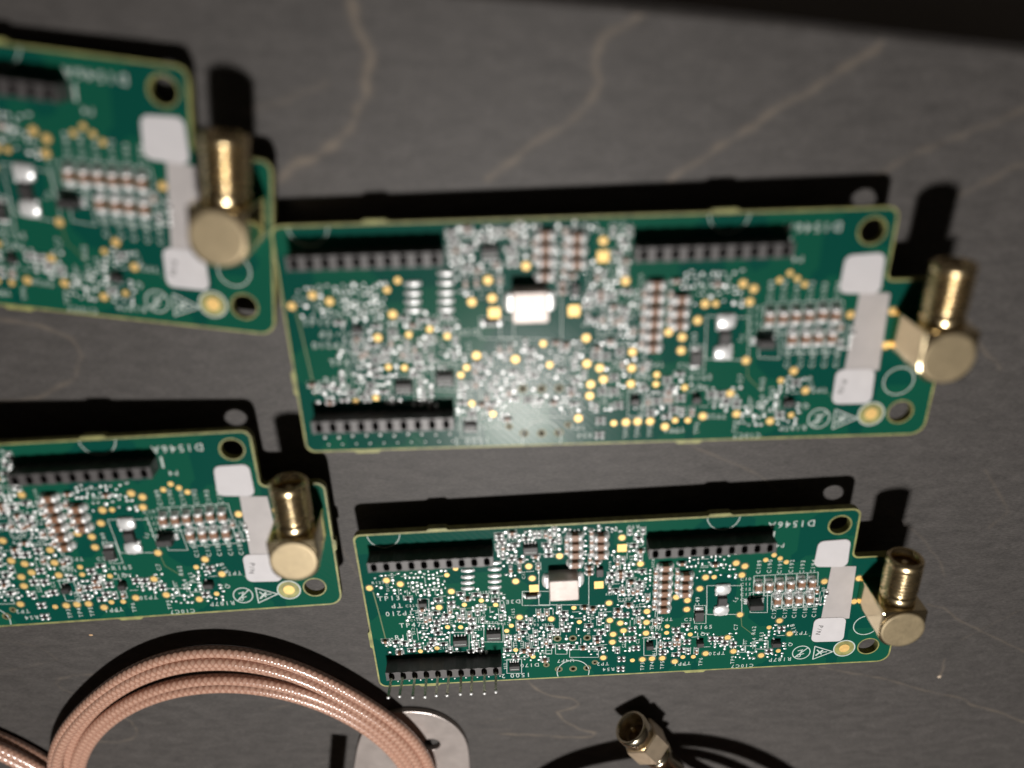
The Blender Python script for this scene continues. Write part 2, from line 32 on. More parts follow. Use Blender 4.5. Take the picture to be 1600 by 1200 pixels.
SC=[[11.7,-11.7,"s",0],[15.3,-11.25,"v",0],[4.05,-13.95,"V",0],[4.5,-10.8,"v",0],[14.4,-10.35,"v",0],[6.75,-14.85,"V",90],[6.3,-13.95,"v",90],[11.25,-15.75,"l",90],[6.75,-11.25,"v",0],[9.45,-11.7,"v",0],[17.1,-13.95,"v",90],[16.2,-14.4,"v",90],[14.4,-13.95,"v",90],[17.55,-14.85,"v",90],[12.6,-13.95,"s",90],[13.5,-13.95,"v",90],[16.65,-15.75,"s",90],[8.1,-14.85,"v",0],[11.7,-13.05,"v",90],[9.45,-11.25,"l",0],[10.35,-14.4,"l",90],[14.85,-12.15,"s",0],[9.9,-13.05,"v",90],[11.7,-15.75,"v",90],[5.4,-10.8,"v",0],[3.6,-12.6,"t",0],[11.7,-13.95,"V",90],[11.7,-10.8,"v",0],[17.55,-13.05,"v",90],[14.4,-11.25,"v",0],[13.95,-15.3,"s",90],[9.45,-10.8,"v",0],[9.9,-13.95,"v",90],[14.85,-15.3,"v",90],[17.55,-10.35,"s",0],[15.3,-14.85,"l",0],[10.8,-15.3,"v",90],[4.95,-15.75,"v",0],[5.4,-13.95,"t",90],[3.15,-15.75,"v",0],[16.2,-13.05,"s",90],[9.0,-15.3,"v",90],[6.75,-15.75,"v",90],[13.5,-12.6,"l",90],[16.65,-11.7,"l",0],[13.5,-10.8,"v",0],[15.3,-14.4,"v",90],[10.8,-13.05,"V",90],[6.75,-12.15,"V",0],[6.75,-10.35,"v",0],[12.6,-10.35,"V",0],[8.1,-15.75,"v",90],[7.65,-15.3,"l",90],[3.15,-11.25,"v",0],[15.3,-15.75,"l",90],[8.1,-10.35,"v",0],[15.3,-13.5,"V",90],[6.75,-13.05,"v",90],[3.15,-13.5,"v",90],[10.35,-11.7,"v",0],[13.05,-15.75,"s",90],[9.9,-15.75,"v",90],[10.8,-14.4,"v",90],[10.8,-10.35,"v",0],[13.05,-11.7,"v",0],[6.75,-10.8,"l",0],[16.2,-10.8,"v",0],[10.35,-23.4,"t",0],[15.75,-18.0,"r",0],[13.5,-29.25,"x",0],[12.6,-27.45,"v",0],[12.15,-31.5,"r",0],[14.85,-27.45,"r",0],[9.0,-29.25,"s",0],[8.55,-26.55,"V",90],[14.4,-18.9,"V",0],[11.7,-22.05,"r",90],[11.7,-26.55,"l",0],[10.35,-28.35,"l",90],[13.5,-21.15,"s",90],[10.8,-22.05,"t",90],[10.8,-27.0,"v",0],[9.9,-30.6,"x",0],[14.85,-24.3,"x",90],[14.4,-26.1,"r",0],[14.85,-21.6,"r",0],[9.45,-26.55,"t",90],[9.9,-20.25,"v",0],[11.7,-14.85,"v",90],[11.25,-30.15,"v",0],[12.15,-20.25,"c",0],[16.2,-27.9,"v",0],[15.75,-30.6,"r",0],[9.45,-17.1,"r",0],[12.15,-25.65,"s",0],[16.65,-21.6,"v",90],[11.7,-28.35,"s",0],[16.2,-18.9,"l",0],[12.6,-23.4,"c",90],[15.3,-29.25,"s",0],[15.75,-15.3,"v",90],[13.95,-16.65,"V",0],[11.7,-23.85,"t",90],[13.5,-22.95,"c",90],[9.9,-18.0,"v",0],[13.5,-27.0,"V",0],[12.6,-21.6,"v",90],[9.9,-22.5,"v",0],[16.2,-23.85,"r",90],[15.75,-16.65,"v",0],[13.05,-30.6,"r",0],[15.75,-31.95,"t",0],[14.4,-20.25,"V",0],[9.45,-15.75,"l",90],[8.55,-27.9,"r",90],[14.4,-30.6,"V",0],[13.5,-25.2,"V",0],[8.55,-23.4,"V",0],[11.7,-27.45,"V",0],[8.55,-31.95,"r",0],[9.9,-19.35,"t",0],[12.15,-16.65,"V",0],[9.0,-22.5,"V",0],[14.85,-22.95,"v",90],[12.6,-32.4,"s",0],[10.35,-20.7,"l",0],[17.1,-23.85,"r",90],[15.75,-26.1,"v",0],[16.65,-17.1,"l",0],[17.1,-22.5,"r",0],[10.35,-26.55,"l",90],[12.6,-24.75,"v",0],[28.8,-23.85,"r",90],[19.35,-22.05,"V",90],[24.3,-26.1,"s",0],[27.45,-18.0,"t",0],[29.25,-21.15,"r",90],[29.25,-25.65,"t",0],[22.05,-18.0,"c",0],[26.55,-26.1,"s",0],[27.9,-16.65,"r",0],[27.9,-22.95,"v",90],[24.75,-24.3,"r",90],[27.9,-18.9,"r",0],[23.85,-22.05,"r",90],[27.0,-25.2,"t",0],[25.65,-16.65,"t",0],[20.7,-23.85,"r",90],[25.65,-17.55,"r",0],[20.7,-16.65,"r",0],[18.45,-17.55,"s",0],[26.55,-23.4,"v",90],[20.7,-21.6,"r",90],[23.85,-20.25,"V",0],[23.85,-17.1,"r",0],[25.65,-20.7,"s",90],[29.7,-18.45,"V",0],[26.55,-21.6,"l",90],[21.15,-26.55,"V",0],[22.5,-26.1,"r",0],[25.2,-22.5,"t",90],[18.45,-22.95,"V",90],[23.4,-18.45,"v",0],[22.5,-16.65,"v",0],[23.4,-24.3,"l",90],[29.7,-22.95,"s",90],[22.95,-21.15,"s",90],[21.6,-18.9,"l",0],[28.35,-22.05,"l",90],[19.35,-20.25,"s",0],[29.25,-17.1,"v",0],[24.3,-15.75,"V",90],[20.7,-18.0,"V",0],[29.7,-24.3,"v",90],[27.45,-23.85,"V",90],[18.9,-24.3,"v",90],[22.5,-25.2,"s",0],[23.85,-27.0,"t",0],[19.8,-23.4,"c",90],[18.0,-21.15,"c",90],[22.05,-22.5,"c",90],[24.75,-20.7,"r",90],[25.65,-24.75,"v",0],[23.85,-24.3,"l",90],[26.1,-18.9,"V",0],[18.45,-26.55,"v",0],[18.0,-24.3,"t",90],[29.25,-17.55,"l",0],[27.0,-22.05,"v",90],[24.3,-31.05,"r",90],[21.6,-27.45,"r",0],[22.5,-29.25,"r",90],[24.3,-33.75,"r",0],[21.6,-33.3,"r",0],[23.4,-28.8,"V",0],[22.95,-31.5,"r",90],[23.4,-32.85,"r",0],[24.3,-29.7,"V",90],[22.05,-30.6,"V",90],[22.95,-27.9,"v",0],[22.05,-31.95,"s",90],[23.4,-30.15,"v",90],[17.55,-27.45,"s",0],[18.45,-32.4,"V",90],[17.1,-32.4,"r",90],[16.2,-32.85,"V",0],[17.1,-30.15,"l",90],[16.65,-28.8,"V",90],[18.45,-25.65,"V",0],[36.9,-7.65,"c",0],[36.9,-2.25,"r",90],[31.05,-6.75,"V",90],[32.4,-2.25,"r",0],[30.6,-12.15,"v",0],[29.7,-1.8,"r",0],[29.7,-2.7,"r",0],[32.4,-7.2,"s",0],[37.35,-8.55,"v",0],[31.5,-9.0,"s",0],[31.95,-3.15,"t",0],[31.95,-5.4,"r",0],[36.45,-3.6,"v",0],[34.2,-7.65,"V",0],[32.85,-4.5,"r",0],[35.55,-1.35,"s",0],[35.1,-3.15,"r",0],[30.15,-7.2,"r",90],[32.85,-6.3,"V",0],[36.0,-2.25,"V",0],[30.15,-3.6,"r",0],[37.35,-10.35,"c",90],[33.3,-9.45,"l",0],[34.2,-2.25,"s",0],[37.8,-2.25,"r",90],[33.75,-3.6,"V",90],[33.75,-8.55,"c",0],[35.55,-11.7,"l",0],[32.4,-1.35,"c",0],[31.05,-1.35,"V",0],[34.2,-12.6,"t",90],[36.45,-9.0,"v",90],[31.5,-12.6,"V",90],[29.25,-4.95,"r",90],[29.25,-6.75,"s",90],[31.5,-4.5,"V",90],[31.95,-8.1,"r",0],[30.15,-9.9,"v",0],[32.4,-12.6,"v",90],[35.1,-8.55,"v",0],[37.35,-12.15,"v",90],[34.2,-32.4,"c",90],[38.25,-31.5,"c",90],[38.7,-28.35,"v",0],[32.85,-25.65,"r",0],[33.3,-28.35,"r",0],[34.65,-34.65,"c",0],[31.5,-22.95,"t",90],[36.0,-28.8,"r",90],[31.5,-31.95,"t",90],[36.9,-28.35,"v",0],[36.9,-35.1,"v",90],[35.55,-26.55,"t",0],[37.35,-32.4,"s",90],[33.75,-26.55,"r",0],[30.15,-34.65,"l",0],[35.1,-30.15,"r",90],[30.6,-24.3,"s",90],[33.3,-36.45,"v",0],[32.4,-29.7,"c",90],[36.45,-25.2,"t",0],[34.2,-24.3,"s",90],[36.0,-31.5,"r",90],[30.15,-31.5,"r",90],[29.7,-36.45,"l",0],[29.7,-29.7,"r",90],[35.1,-32.4,"l",90],[36.9,-30.6,"V",0],[36.9,-24.3,"V",90],[37.35,-36.0,"s",0],[39.15,-32.85,"r",0],[38.7,-34.2,"l",0],[34.65,-27.45,"V",0],[37.35,-27.45,"V",0],[33.3,-35.55,"v",0],[34.2,-29.7,"t",90],[29.7,-33.3,"r",0],[36.45,-33.3,"V",0],[35.1,-33.75,"r",0],[38.7,-22.95,"c",90],[32.4,-34.65,"v",0],[30.6,-29.7,"s",90],[38.7,-26.55,"t",0],[31.5,-29.7,"s",90],[36.0,-23.85,"v",90],[32.4,-27.0,"c",90],[33.3,-31.95,"l",90],[38.25,-35.1,"l",0],[35.1,-25.2,"r",90],[37.8,-24.3,"r",90],[33.3,-29.7,"v",90],[36.9,-22.95,"c",90],[33.3,-36.0,"l",0],[39.15,-30.15,"r",90],[39.15,-27.45,"r",0],[29.25,-31.5,"s",90],[32.85,-31.95,"t",90],[37.8,-29.25,"s",90],[35.55,-27.45,"v",0],[36.45,-34.2,"v",0],[39.15,-31.5,"V",90],[37.8,-36.9,"c",0],[29.7,-35.1,"v",0],[37.35,-34.65,"l",0],[31.05,-31.95,"l",90],[33.3,-33.75,"c",0],[34.65,-36.9,"v",90],[39.15,-2.25,"c",90],[41.85,-2.7,"V",90],[39.6,-6.75,"s",0],[41.85,-4.05,"r",90],[40.05,-2.7,"c",90],[43.65,-1.35,"s",0],[39.6,-7.65,"r",0],[40.5,-4.05,"r",0],[40.05,-1.35,"v",90],[40.95,-1.35,"r",90],[41.85,-6.3,"V",0],[41.85,-1.35,"V",90],[40.95,-5.4,"t",90],[39.15,-4.95,"r",0],[40.95,-2.7,"v",90],[39.6,-5.85,"r",0],[47.25,-4.5,"v",0],[46.8,-9.0,"v",90],[47.25,-2.7,"v",90],[47.25,-7.2,"v",0],[47.25,-5.85,"v",90],[47.25,-10.35,"v",90],[47.25,-8.1,"v",0],[48.15,-10.35,"v",90],[56.7,-15.75,"c",0],[58.95,-13.05,"r",0],[56.7,-9.9,"t",90],[55.8,-9.0,"l",90],[57.15,-13.05,"s",0],[58.95,-17.55,"r",90],[51.75,-16.2,"t",0],[52.2,-11.25,"t",90],[57.6,-9.9,"V",90],[53.55,-16.2,"l",0],[54.0,-12.15,"v",90],[54.9,-16.65,"v",90],[56.7,-7.65,"s",0],[52.65,-13.5,"r",0],[54.45,-13.05,"c",0],[53.55,-18.0,"r",0],[54.45,-14.85,"r",0],[54.9,-18.0,"c",90],[56.25,-11.7,"s",90],[56.25,-13.95,"r",0],[55.35,-11.7,"s",90],[57.15,-14.85,"l",0],[54.9,-15.75,"v",0],[55.8,-13.05,"v",0],[52.2,-15.3,"r",0],[58.95,-13.95,"v",0],[58.5,-7.65,"c",0],[56.25,-17.1,"r",90],[57.15,-18.45,"c",90],[58.05,-18.0,"c",90],[58.5,-9.45,"r",90],[52.65,-12.6,"v",0],[54.45,-11.7,"l",90],[52.65,-8.55,"v",90],[57.6,-9.0,"V",90],[57.15,-11.25,"V",90],[58.5,-16.2,"r",0],[54.9,-9.9,"r",90],[53.1,-7.65,"V",0],[56.25,-18.9,"s",90],[51.75,-9.45,"v",90],[54.45,-13.95,"c",0],[52.2,-17.55,"r",90],[51.75,-14.4,"v",0],[54.0,-9.0,"V",90],[53.55,-18.9,"v",90],[53.1,-9.45,"l",90],[58.5,-15.3,"v",0],[52.65,-14.4,"v",0],[52.2,-18.9,"t",0],[53.1,-11.7,"V",0],[58.05,-4.5,"r",0],[57.15,-6.3,"r",0],[58.5,-5.4,"s",0],[57.6,-3.6,"V",90],[56.25,-2.7,"r",90],[58.95,-2.7,"r",90],[58.05,-2.7,"v",90],[45.0,-23.4,"l",0],[40.05,-28.8,"r",90],[47.7,-25.2,"v",0],[49.5,-28.8,"s",0],[47.7,-33.75,"v",90],[50.4,-29.7,"r",0],[48.6,-22.5,"c",0],[46.8,-32.85,"V",0],[44.1,-24.75,"V",0],[50.4,-24.75,"r",90],[42.3,-23.4,"r",0],[43.65,-33.3,"r",0],[49.95,-34.2,"r",0],[41.85,-27.0,"r",90],[47.7,-27.45,"r",0],[42.75,-28.35,"r",0],[50.85,-22.95,"s",0],[48.6,-24.75,"t",90],[47.7,-26.1,"v",0],[49.5,-31.95,"c",0],[42.3,-25.2,"r",0],[48.15,-23.4,"r",0],[46.8,-28.8,"V",90],[49.95,-26.55,"r",90],[45.9,-31.95,"l",90],[50.85,-33.3,"l",0],[40.95,-23.4,"V",90],[43.2,-27.45,"s",0],[51.3,-30.6,"v",0],[47.7,-28.8,"t",90],[43.65,-26.55,"s",0],[51.3,-24.75,"V",90],[39.6,-22.05,"v",90],[51.75,-28.35,"r",90],[45.45,-28.35,"v",0],[50.85,-28.8,"v",0],[45.0,-28.8,"l",90],[50.4,-22.05,"s",0],[46.35,-33.75,"c",0],[42.75,-24.3,"s",0],[42.75,-31.05,"V",90],[43.2,-34.2,"s",0],[45.0,-32.4,"V",90],[40.95,-28.8,"r",90],[41.4,-22.05,"r",90],[40.05,-22.95,"l",90],[48.6,-32.85,"s",0],[45.45,-30.15,"v",90],[46.8,-25.2,"s",90],[46.8,-22.05,"c",0],[43.2,-32.4,"v",90],[49.5,-31.05,"r",0],[49.5,-25.2,"v",90],[42.75,-30.15,"v",0],[45.9,-23.85,"v",0],[50.85,-27.0,"v",90],[47.7,-24.3,"v",0],[41.4,-24.3,"v",90],[45.45,-25.2,"l",0],[51.75,-23.85,"l",0],[48.15,-26.1,"l",90],[49.5,-35.1,"l",0],[50.85,-35.55,"V",0],[47.7,-35.1,"v",0],[48.15,-36.0,"v",0],[51.75,-35.1,"v",0],[51.3,-34.2,"v",0],[48.6,-33.75,"v",90],[48.15,-34.2,"l",0],[49.5,-36.0,"v",0],[50.85,-32.4,"v",0],[59.85,-28.8,"v",0],[62.1,-27.45,"c",90],[59.4,-22.05,"l",0],[62.1,-25.2,"l",90],[56.25,-22.05,"c",0],[56.7,-35.1,"s",90],[58.5,-26.55,"c",90],[55.35,-33.3,"t",90],[55.8,-33.75,"l",90],[54.0,-22.05,"v",0],[56.7,-22.95,"s",0],[58.05,-19.8,"s",90],[62.55,-31.5,"r",0],[55.8,-27.45,"V",90],[54.0,-23.4,"c",0],[59.4,-21.15,"V",0],[60.75,-22.95,"V",0],[58.95,-28.35,"s",90],[57.15,-26.1,"v",90],[55.8,-35.55,"v",90],[58.5,-21.15,"v",0],[54.0,-35.1,"r",90],[55.35,-19.35,"V",90],[62.1,-32.4,"l",0],[61.2,-35.55,"v",90],[62.1,-30.6,"s",0],[56.7,-32.85,"v",90],[60.3,-31.95,"l",0],[62.1,-28.8,"t",0],[54.45,-19.35,"v",90],[58.95,-19.35,"V",90],[58.5,-22.95,"l",0],[57.6,-27.0,"l",90],[56.7,-27.45,"l",90],[58.05,-30.6,"v",0],[55.35,-20.7,"t",0],[60.3,-21.6,"v",90],[58.5,-32.85,"t",90],[54.9,-22.5,"V",0],[54.9,-21.15,"l",0],[60.3,-20.25,"c",90],[54.0,-19.8,"l",90],[57.6,-21.15,"v",0],[55.35,-30.6,"v",0],[53.1,-34.65,"s",90],[59.4,-20.25,"v",90],[58.95,-31.05,"v",0],[56.25,-20.25,"l",0],[60.3,-18.0,"v",0],[60.75,-13.95,"v",0],[60.75,-14.85,"v",0],[59.85,-22.95,"v",0],[61.2,-11.25,"t",90],[60.75,-15.75,"v",0],[60.75,-17.1,"v",90],[59.85,-15.3,"V",0],[59.85,-16.2,"v",0],[60.75,-13.05,"v",0],[59.85,-13.95,"v",0],[67.5,-33.75,"c",90],[69.75,-36.45,"r",90],[67.05,-37.35,"r",0],[64.8,-32.4,"s",0],[62.55,-29.7,"t",0],[67.05,-32.4,"c",0],[66.15,-35.55,"V",90],[68.85,-28.8,"r",0],[63.45,-34.2,"c",90],[62.1,-36.45,"t",90],[69.3,-30.15,"V",0],[68.4,-32.4,"V",90],[65.25,-36.45,"v",90],[71.1,-32.4,"l",0],[67.5,-31.5,"r",0],[62.55,-35.1,"l",90],[71.55,-36.45,"c",90],[66.6,-33.75,"c",90],[71.1,-31.05,"v",90],[68.85,-31.5,"v",90],[63.45,-32.85,"v",90],[78.75,-15.75,"s",90],[75.15,-10.35,"v",0],[77.4,-13.05,"v",90],[74.25,-13.05,"v",90],[70.2,-12.6,"v",0],[76.95,-10.35,"v",0],[72.0,-13.05,"l",0],[70.65,-11.7,"v",0],[74.7,-13.95,"v",90],[76.5,-12.6,"v",90],[73.35,-10.35,"v",0],[72.9,-11.7,"v",0],[72.0,-12.6,"l",0],[77.4,-15.75,"V",90],[69.75,-9.9,"v",90],[71.1,-13.95,"v",0],[68.85,-12.6,"s",0],[73.35,-14.4,"V",0],[68.85,-11.25,"v",0],[74.25,-10.35,"v",0],[78.3,-13.95,"v",90],[71.55,-12.15,"v",0],[71.55,-10.35,"v",90],[77.4,-13.95,"v",90],[78.3,-9.9,"v",0],[75.6,-15.3,"v",90],[69.75,-10.8,"v",90],[70.65,-15.75,"v",0],[74.25,-11.25,"v",0],[72.0,-13.95,"v",0],[76.05,-11.25,"v",0],[75.6,-12.6,"V",90],[68.85,-10.35,"v",90],[70.65,-10.8,"v",0],[76.05,-13.5,"v",90],[72.0,-10.8,"l",0],[75.15,-31.95,"v",0],[73.8,-35.55,"l",0],[75.6,-35.1,"s",90],[79.65,-35.1,"x",90],[73.8,-31.95,"v",90],[73.35,-31.5,"l",0],[76.95,-35.55,"v",90],[76.5,-34.65,"v",90],[79.65,-33.75,"v",0],[80.1,-31.95,"v",90],[77.85,-36.0,"s",90],[74.7,-34.65,"v",90],[78.75,-31.95,"v",0],[85.05,-35.1,"v",0],[81.9,-36.9,"V",0],[80.55,-39.15,"v",0],[85.05,-37.8,"v",0],[81.9,-34.65,"l",90],[83.7,-36.0,"v",0],[84.6,-36.0,"v",90],[84.15,-38.25,"v",0],[81.45,-39.15,"v",0],[87.75,-39.6,"v",0],[82.35,-35.55,"t",90],[81.45,-36.0,"v",90],[87.75,-38.7,"v",0],[81.0,-37.35,"v",0],[83.7,-35.1,"v",90],[84.15,-36.0,"l",90],[83.25,-38.7,"v",0],[88.65,-38.7,"v",0],[85.95,-36.45,"v",0],[84.15,-39.6,"s",0],[81.0,-38.25,"v",0],[86.85,-34.65,"v",0],[86.85,-33.75,"V",0],[83.25,-37.8,"V",0],[86.85,-36.45,"v",0],[89.55,-39.15,"v",0],[82.35,-39.6,"v",0],[96.75,-23.85,"r",90],[96.3,-20.7,"c",90],[98.1,-24.75,"s",0],[97.2,-22.05,"l",90],[97.65,-20.7,"t",90],[98.55,-23.4,"s",90],[97.65,-23.4,"l",90],[98.55,-21.6,"r",90],[88.65,-31.95,"v",90],[86.85,-35.55,"V",0],[88.2,-31.05,"v",90],[89.55,-32.4,"v",90],[91.35,-37.35,"v",90],[88.65,-32.85,"v",0],[86.4,-32.85,"v",0],[90.0,-33.3,"l",0],[90.9,-38.7,"v",90],[90.9,-36.45,"v",0],[88.65,-30.15,"v",90],[90.9,-39.6,"v",90],[90.9,-35.55,"v",0],[87.3,-32.4,"s",90],[91.35,-30.6,"v",90],[34.2,-35.55,"v",0],[28.8,-34.65,"V",0],[36.45,-36.9,"v",90],[28.8,-38.25,"t",90],[37.35,-34.2,"v",0],[31.5,-34.65,"v",0],[28.8,-35.55,"v",0],[51.75,-1.35,"v",90],[49.95,-1.35,"s",90],[52.65,-1.8,"v",90],[47.25,-1.35,"V",90],[6.3,-30.6,"t",0],[11.7,-29.25,"v",0],[7.2,-29.7,"r",0],[5.4,-29.25,"r",0],[3.6,-32.4,"V",0],[5.85,-31.5,"s",0],[3.15,-28.8,"c",0],[3.6,-30.15,"s",0],[5.85,-32.4,"c",0],[8.1,-30.6,"s",0],[6.75,-28.8,"V",0],[4.95,-30.6,"V",0],[59.4,-26.1,"V",90],[63.0,-27.0,"r",90],[58.5,-22.5,"t",0],[61.65,-23.85,"v",0],[58.05,-25.2,"v",90],[62.55,-25.2,"l",90],[60.75,-25.65,"V",90]]
VEIN=[[[[-21.2,-5.4],[-21.1,-7.6],[-20.1,-10.7],[-18.7,-13.2],[-19.9,-16.2],[-20.2,-19.0],[-23.5,-24.4],[-28.5,-27.9],[-34.0,-30.2],[-35.7,-32.1]],0.68,0.95],[[[23.3,-6.8],[21.0,-8.5],[19.1,-9.4],[16.7,-10.8],[15.9,-13.5],[16.9,-17.2],[14.7,-20.6],[12.2,-23.1],[8.1,-25.5],[5.0,-27.6],[-1.4,-32.3]],0.5780000000000001,0.76],[[[61.5,-9.9],[59.9,-12.5],[54.5,-15.5],[52.2,-17.2],[46.7,-20.7],[39.6,-25.7],[32.8,-30.3],[29.3,-33.0]],0.544,0.76],[[[86.1,-21.4],[82.5,-23.3],[75.8,-25.9],[69.1,-28.9],[64.4,-32.1]],0.51,0.4275],[[[89.1,-30.4],[86.1,-31.5],[79.6,-35.4]],0.51,0.4275],[[[-90.5,-56.7],[-83.0,-58.1],[-77.9,-60.8],[-76.8,-64.3],[-79.3,-69.0],[-87.5,-73.4],[-96.2,-74.4]],0.37400000000000005,0.57],[[[39.1,-85.9],[46.1,-89.6],[50.3,-91.6],[54.7,-94.1],[60.3,-99.1]],0.34,0.38],[[[88.1,-58.9],[92.3,-64.9],[97.0,-69.1]],0.40800000000000003,0.4275],[[[101.5,-93.2],[108.8,-102.5],[109.8,-104.3],[106.9,-108.6]],0.30600000000000005,0.285],[[[99.5,-131.2],[103.5,-132.3],[108.5,-136.5],[116.0,-140.9],[127.3,-147.3]],0.272,0.4275],[[[78.0,-151.3],[86.4,-153.8],[94.8,-155.9],[102.0,-158.9],[104.7,-159.9],[110.1,-161.9],[117.2,-164.0],[119.4,-166.0],[127.8,-169.2],[133.9,-172.6],[137.9,-174.5]],0.238,0.7124999999999999],[[[6.5,-154.0],[9.2,-157.7],[12.4,-159.9],[18.1,-161.2],[19.7,-163.2],[17.9,-164.8],[14.2,-165.9],[15.9,-169.1],[20.1,-172.9],[24.3,-174.3],[23.6,-175.8],[17.8,-175.9],[12.8,-175.2],[7.8,-174.6],[-0.4,-174.1]],0.272,0.8075],[[[-94.8,-149.5],[-98.3,-149.4],[-101.6,-149.5],[-105.0,-150.5],[-106.6,-152.0],[-105.7,-154.3],[-103.4,-156.0],[-100.3,-158.6]],0.238,0.38],[[[-93.7,-164.6],[-92.1,-166.4],[-91.6,-169.1],[-91.8,-171.3],[-93.7,-173.2],[-96.3,-174.1],[-101.9,-173.9]],0.238,0.57],[[[82.1,-102.1],[92.7,-111.0],[99.0,-118.5],[101.0,-122.4]],0.30600000000000005,0.285],[[[-57.4,-162.8],[-44.3,-159.0],[-41.3,-160.0]],0.20400000000000001,0.38],[[[108.4,-149.5],[109.0,-152.8],[109.0,-155.6]],0.30600000000000005,0.76],[[[-26.2,-17.1],[-33.6,-19.9],[-39.9,-21.4]],0.51,0.285],[[[-41.4,-101.6],[-34.3,-110.4],[-31.1,-119.6]],0.272,0.2375],[[[-32.9,-171.3],[-3.6,-172.7],[2.9,-172.4]],0.136,0.2375],[[[-38.2,-87.4],[-27.9,-86.6],[-9.9,-85.0]],0.20400000000000001,0.285],[[[122.6,-132.8],[110.4,-142.9]],0.20400000000000001,0.2375],[[[-115.1,-137.4],[-107.0,-139.7],[-103.9,-144.0],[-113.7,-147.0],[-118.5,-147.9]],0.20400000000000001,0.19],[[[-5.2,-169.7],[6.1,-167.1]],0.17,0.2375]]
SPECK=[[-94.1,-136.3],[108.8,-155.6]]
MM=.001
S=bpy.context.scene
C=S.collection
# ---------------------------------------------------------------- camera
R=CAM  # rows: world axes expressed in camera (x right, y down, z forward) coordinates
cm=Matrix(((R[0][0],-R[0][1],-R[0][2],0),(R[1][0],-R[1][1],-R[1][2],0),(R[2][0],-R[2][1],-R[2][2],CAMZ*MM),(0,0,0,1)))
cd=bpy.data.cameras.new('camera'); cam=bpy.data.objects.new('camera',cd); C.objects.link(cam)
cam.matrix_world=cm; cd.sensor_width=36; cd.lens=27.0; cd.clip_start=.005; cd.clip_end=20
cd.dof.use_dof=True; cd.dof.focus_distance=.172; cd.dof.aperture_fstop=5.0
S.camera=cam
# ---------------------------------------------------------------- dim room light
W=bpy.data.worlds.new('World'); S.world=W; W.use_nodes=True
nt=W.node_tree; bg=nt.nodes['Background']
tc=nt.nodes.new('ShaderNodeTexCoord'); sx=nt.nodes.new('ShaderNodeSeparateXYZ'); cr=nt.nodes.new('ShaderNodeValToRGB')
nt.links.new(tc.outputs['Generated'],sx.inputs[0]); nt.links.new(sx.outputs['Z'],cr.inputs[0]); nt.links.new(cr.outputs[0],bg.inputs[0])
cr.color_ramp.elements[0].color=(.15,.12,.10,1); cr.color_ramp.elements[0].position=0
cr.color_ramp.elements[1].color=(1,.86,.72,1); cr.color_ramp.elements[1].position=.9
bg.inputs[1].default_value=.035
# ---------------------------------------------------------------- the one warm lamp
ld=bpy.data.lights.new('lamp','POINT'); lo=bpy.data.objects.new('lamp',ld); C.objects.link(lo)
lo.location=[c*MM for c in LAMP]; ld.energy=8.4; ld.color=(1,.955,.91); ld.shadow_soft_size=.019
S.view_settings.view_transform='Standard'; S.view_settings.look='None'; S.view_settings.exposure=0; S.view_settings.gamma=1
# ---------------------------------------------------------------- helpers
def mat(name,col,rough=.5,metal=0.,spec=.5,coat=0.,emit=None):
    m=bpy.data.materials.new(name); m.use_nodes=True; b=m.node_tree.nodes['Principled BSDF']
    b.inputs['Base Color'].default_value=(*col,1); b.inputs['Roughness'].default_value=rough; b.inputs['Metallic'].default_value=metal
    b.inputs['Specular IOR Level'].default_value=spec; b.inputs['Coat Weight'].default_value=coat; b.inputs['Coat Roughness'].default_value=.10
    return m
def N(m,t,**k):
    n=m.node_tree.nodes.new(t)
    for a,v in k.items():
        if a in n.inputs: n.inputs[a].default_value=v
        else: setattr(n,a,v)
    return n
def lk(m,a,b): m.node_tree.links.new(a,b)
def noisy(m,scale,amt,bump=0.,bscale=None,rough=0.,stretch=None):
    """breaks a flat colour with object-space noise: multiplies the base colour, adds bump and roughness change"""
    b=m.node_tree.nodes['Principled BSDF']; tc=N(m,'ShaderNodeTexCoord'); src=tc.outputs['Object']
    if stretch:
        mp=N(m,'ShaderNodeMapping'); mp.inputs['Scale'].default_value=stretch; lk(m,src,mp.inputs[0]); src=mp.outputs[0]
    n=N(m,'ShaderNodeTexNoise',Scale=scale,Detail=5.); lk(m,src,n.inputs['Vector'])
    mr=N(m,'ShaderNodeMapRange'); mr.inputs['To Min'].default_value=1-amt; mr.inputs['To Max'].default_value=1+amt; mr.inputs['From Min'].default_value=.3; mr.inputs['From Max'].default_value=.7
    lk(m,n.outputs['Fac'],mr.inputs[0])
    mx=N(m,'ShaderNodeVectorMath',operation='SCALE'); mx.inputs[0].default_value=b.inputs['Base Color'].default_value[:3]
    lk(m,mr.outputs[0],mx.inputs['Scale']); lk(m,mx.outputs[0],b.inputs['Base Color'])
    if bump:
        n2=N(m,'ShaderNodeTexNoise',Scale=bscale or scale*4,Detail=4.); lk(m,src,n2.inputs['Vector'])
        bp=N(m,'ShaderNodeBump',Strength=1.,Distance=bump*MM); lk(m,n2.outputs['Fac'],bp.inputs['Height']); lk(m,bp.outputs[0],b.inputs['Normal'])
    if rough:
        r0=b.inputs['Roughness'].default_value; m2=N(m,'ShaderNodeMapRange'); m2.inputs['To Min'].default_value=max(.05,r0-rough); m2.inputs['To Max'].default_value=r0+rough
        lk(m,n.outputs['Fac'],m2.inputs[0]); lk(m,m2.outputs[0],b.inputs['Roughness'])
    return m
def mesh(name,verts,faces,mats,smooth=False,mi=None):
    me=bpy.data.meshes.new(name); me.from_pydata([tuple(c*MM for c in v) for v in verts],[],faces)
    for m in (mats if isinstance(mats,(list,tuple)) else [mats]): me.materials.append(m)
    if mi is not None: me.polygons.foreach_set('material_index',mi)
    if smooth: me.polygons.foreach_set('use_smooth',[True]*len(me.polygons))
    me.update(); return me
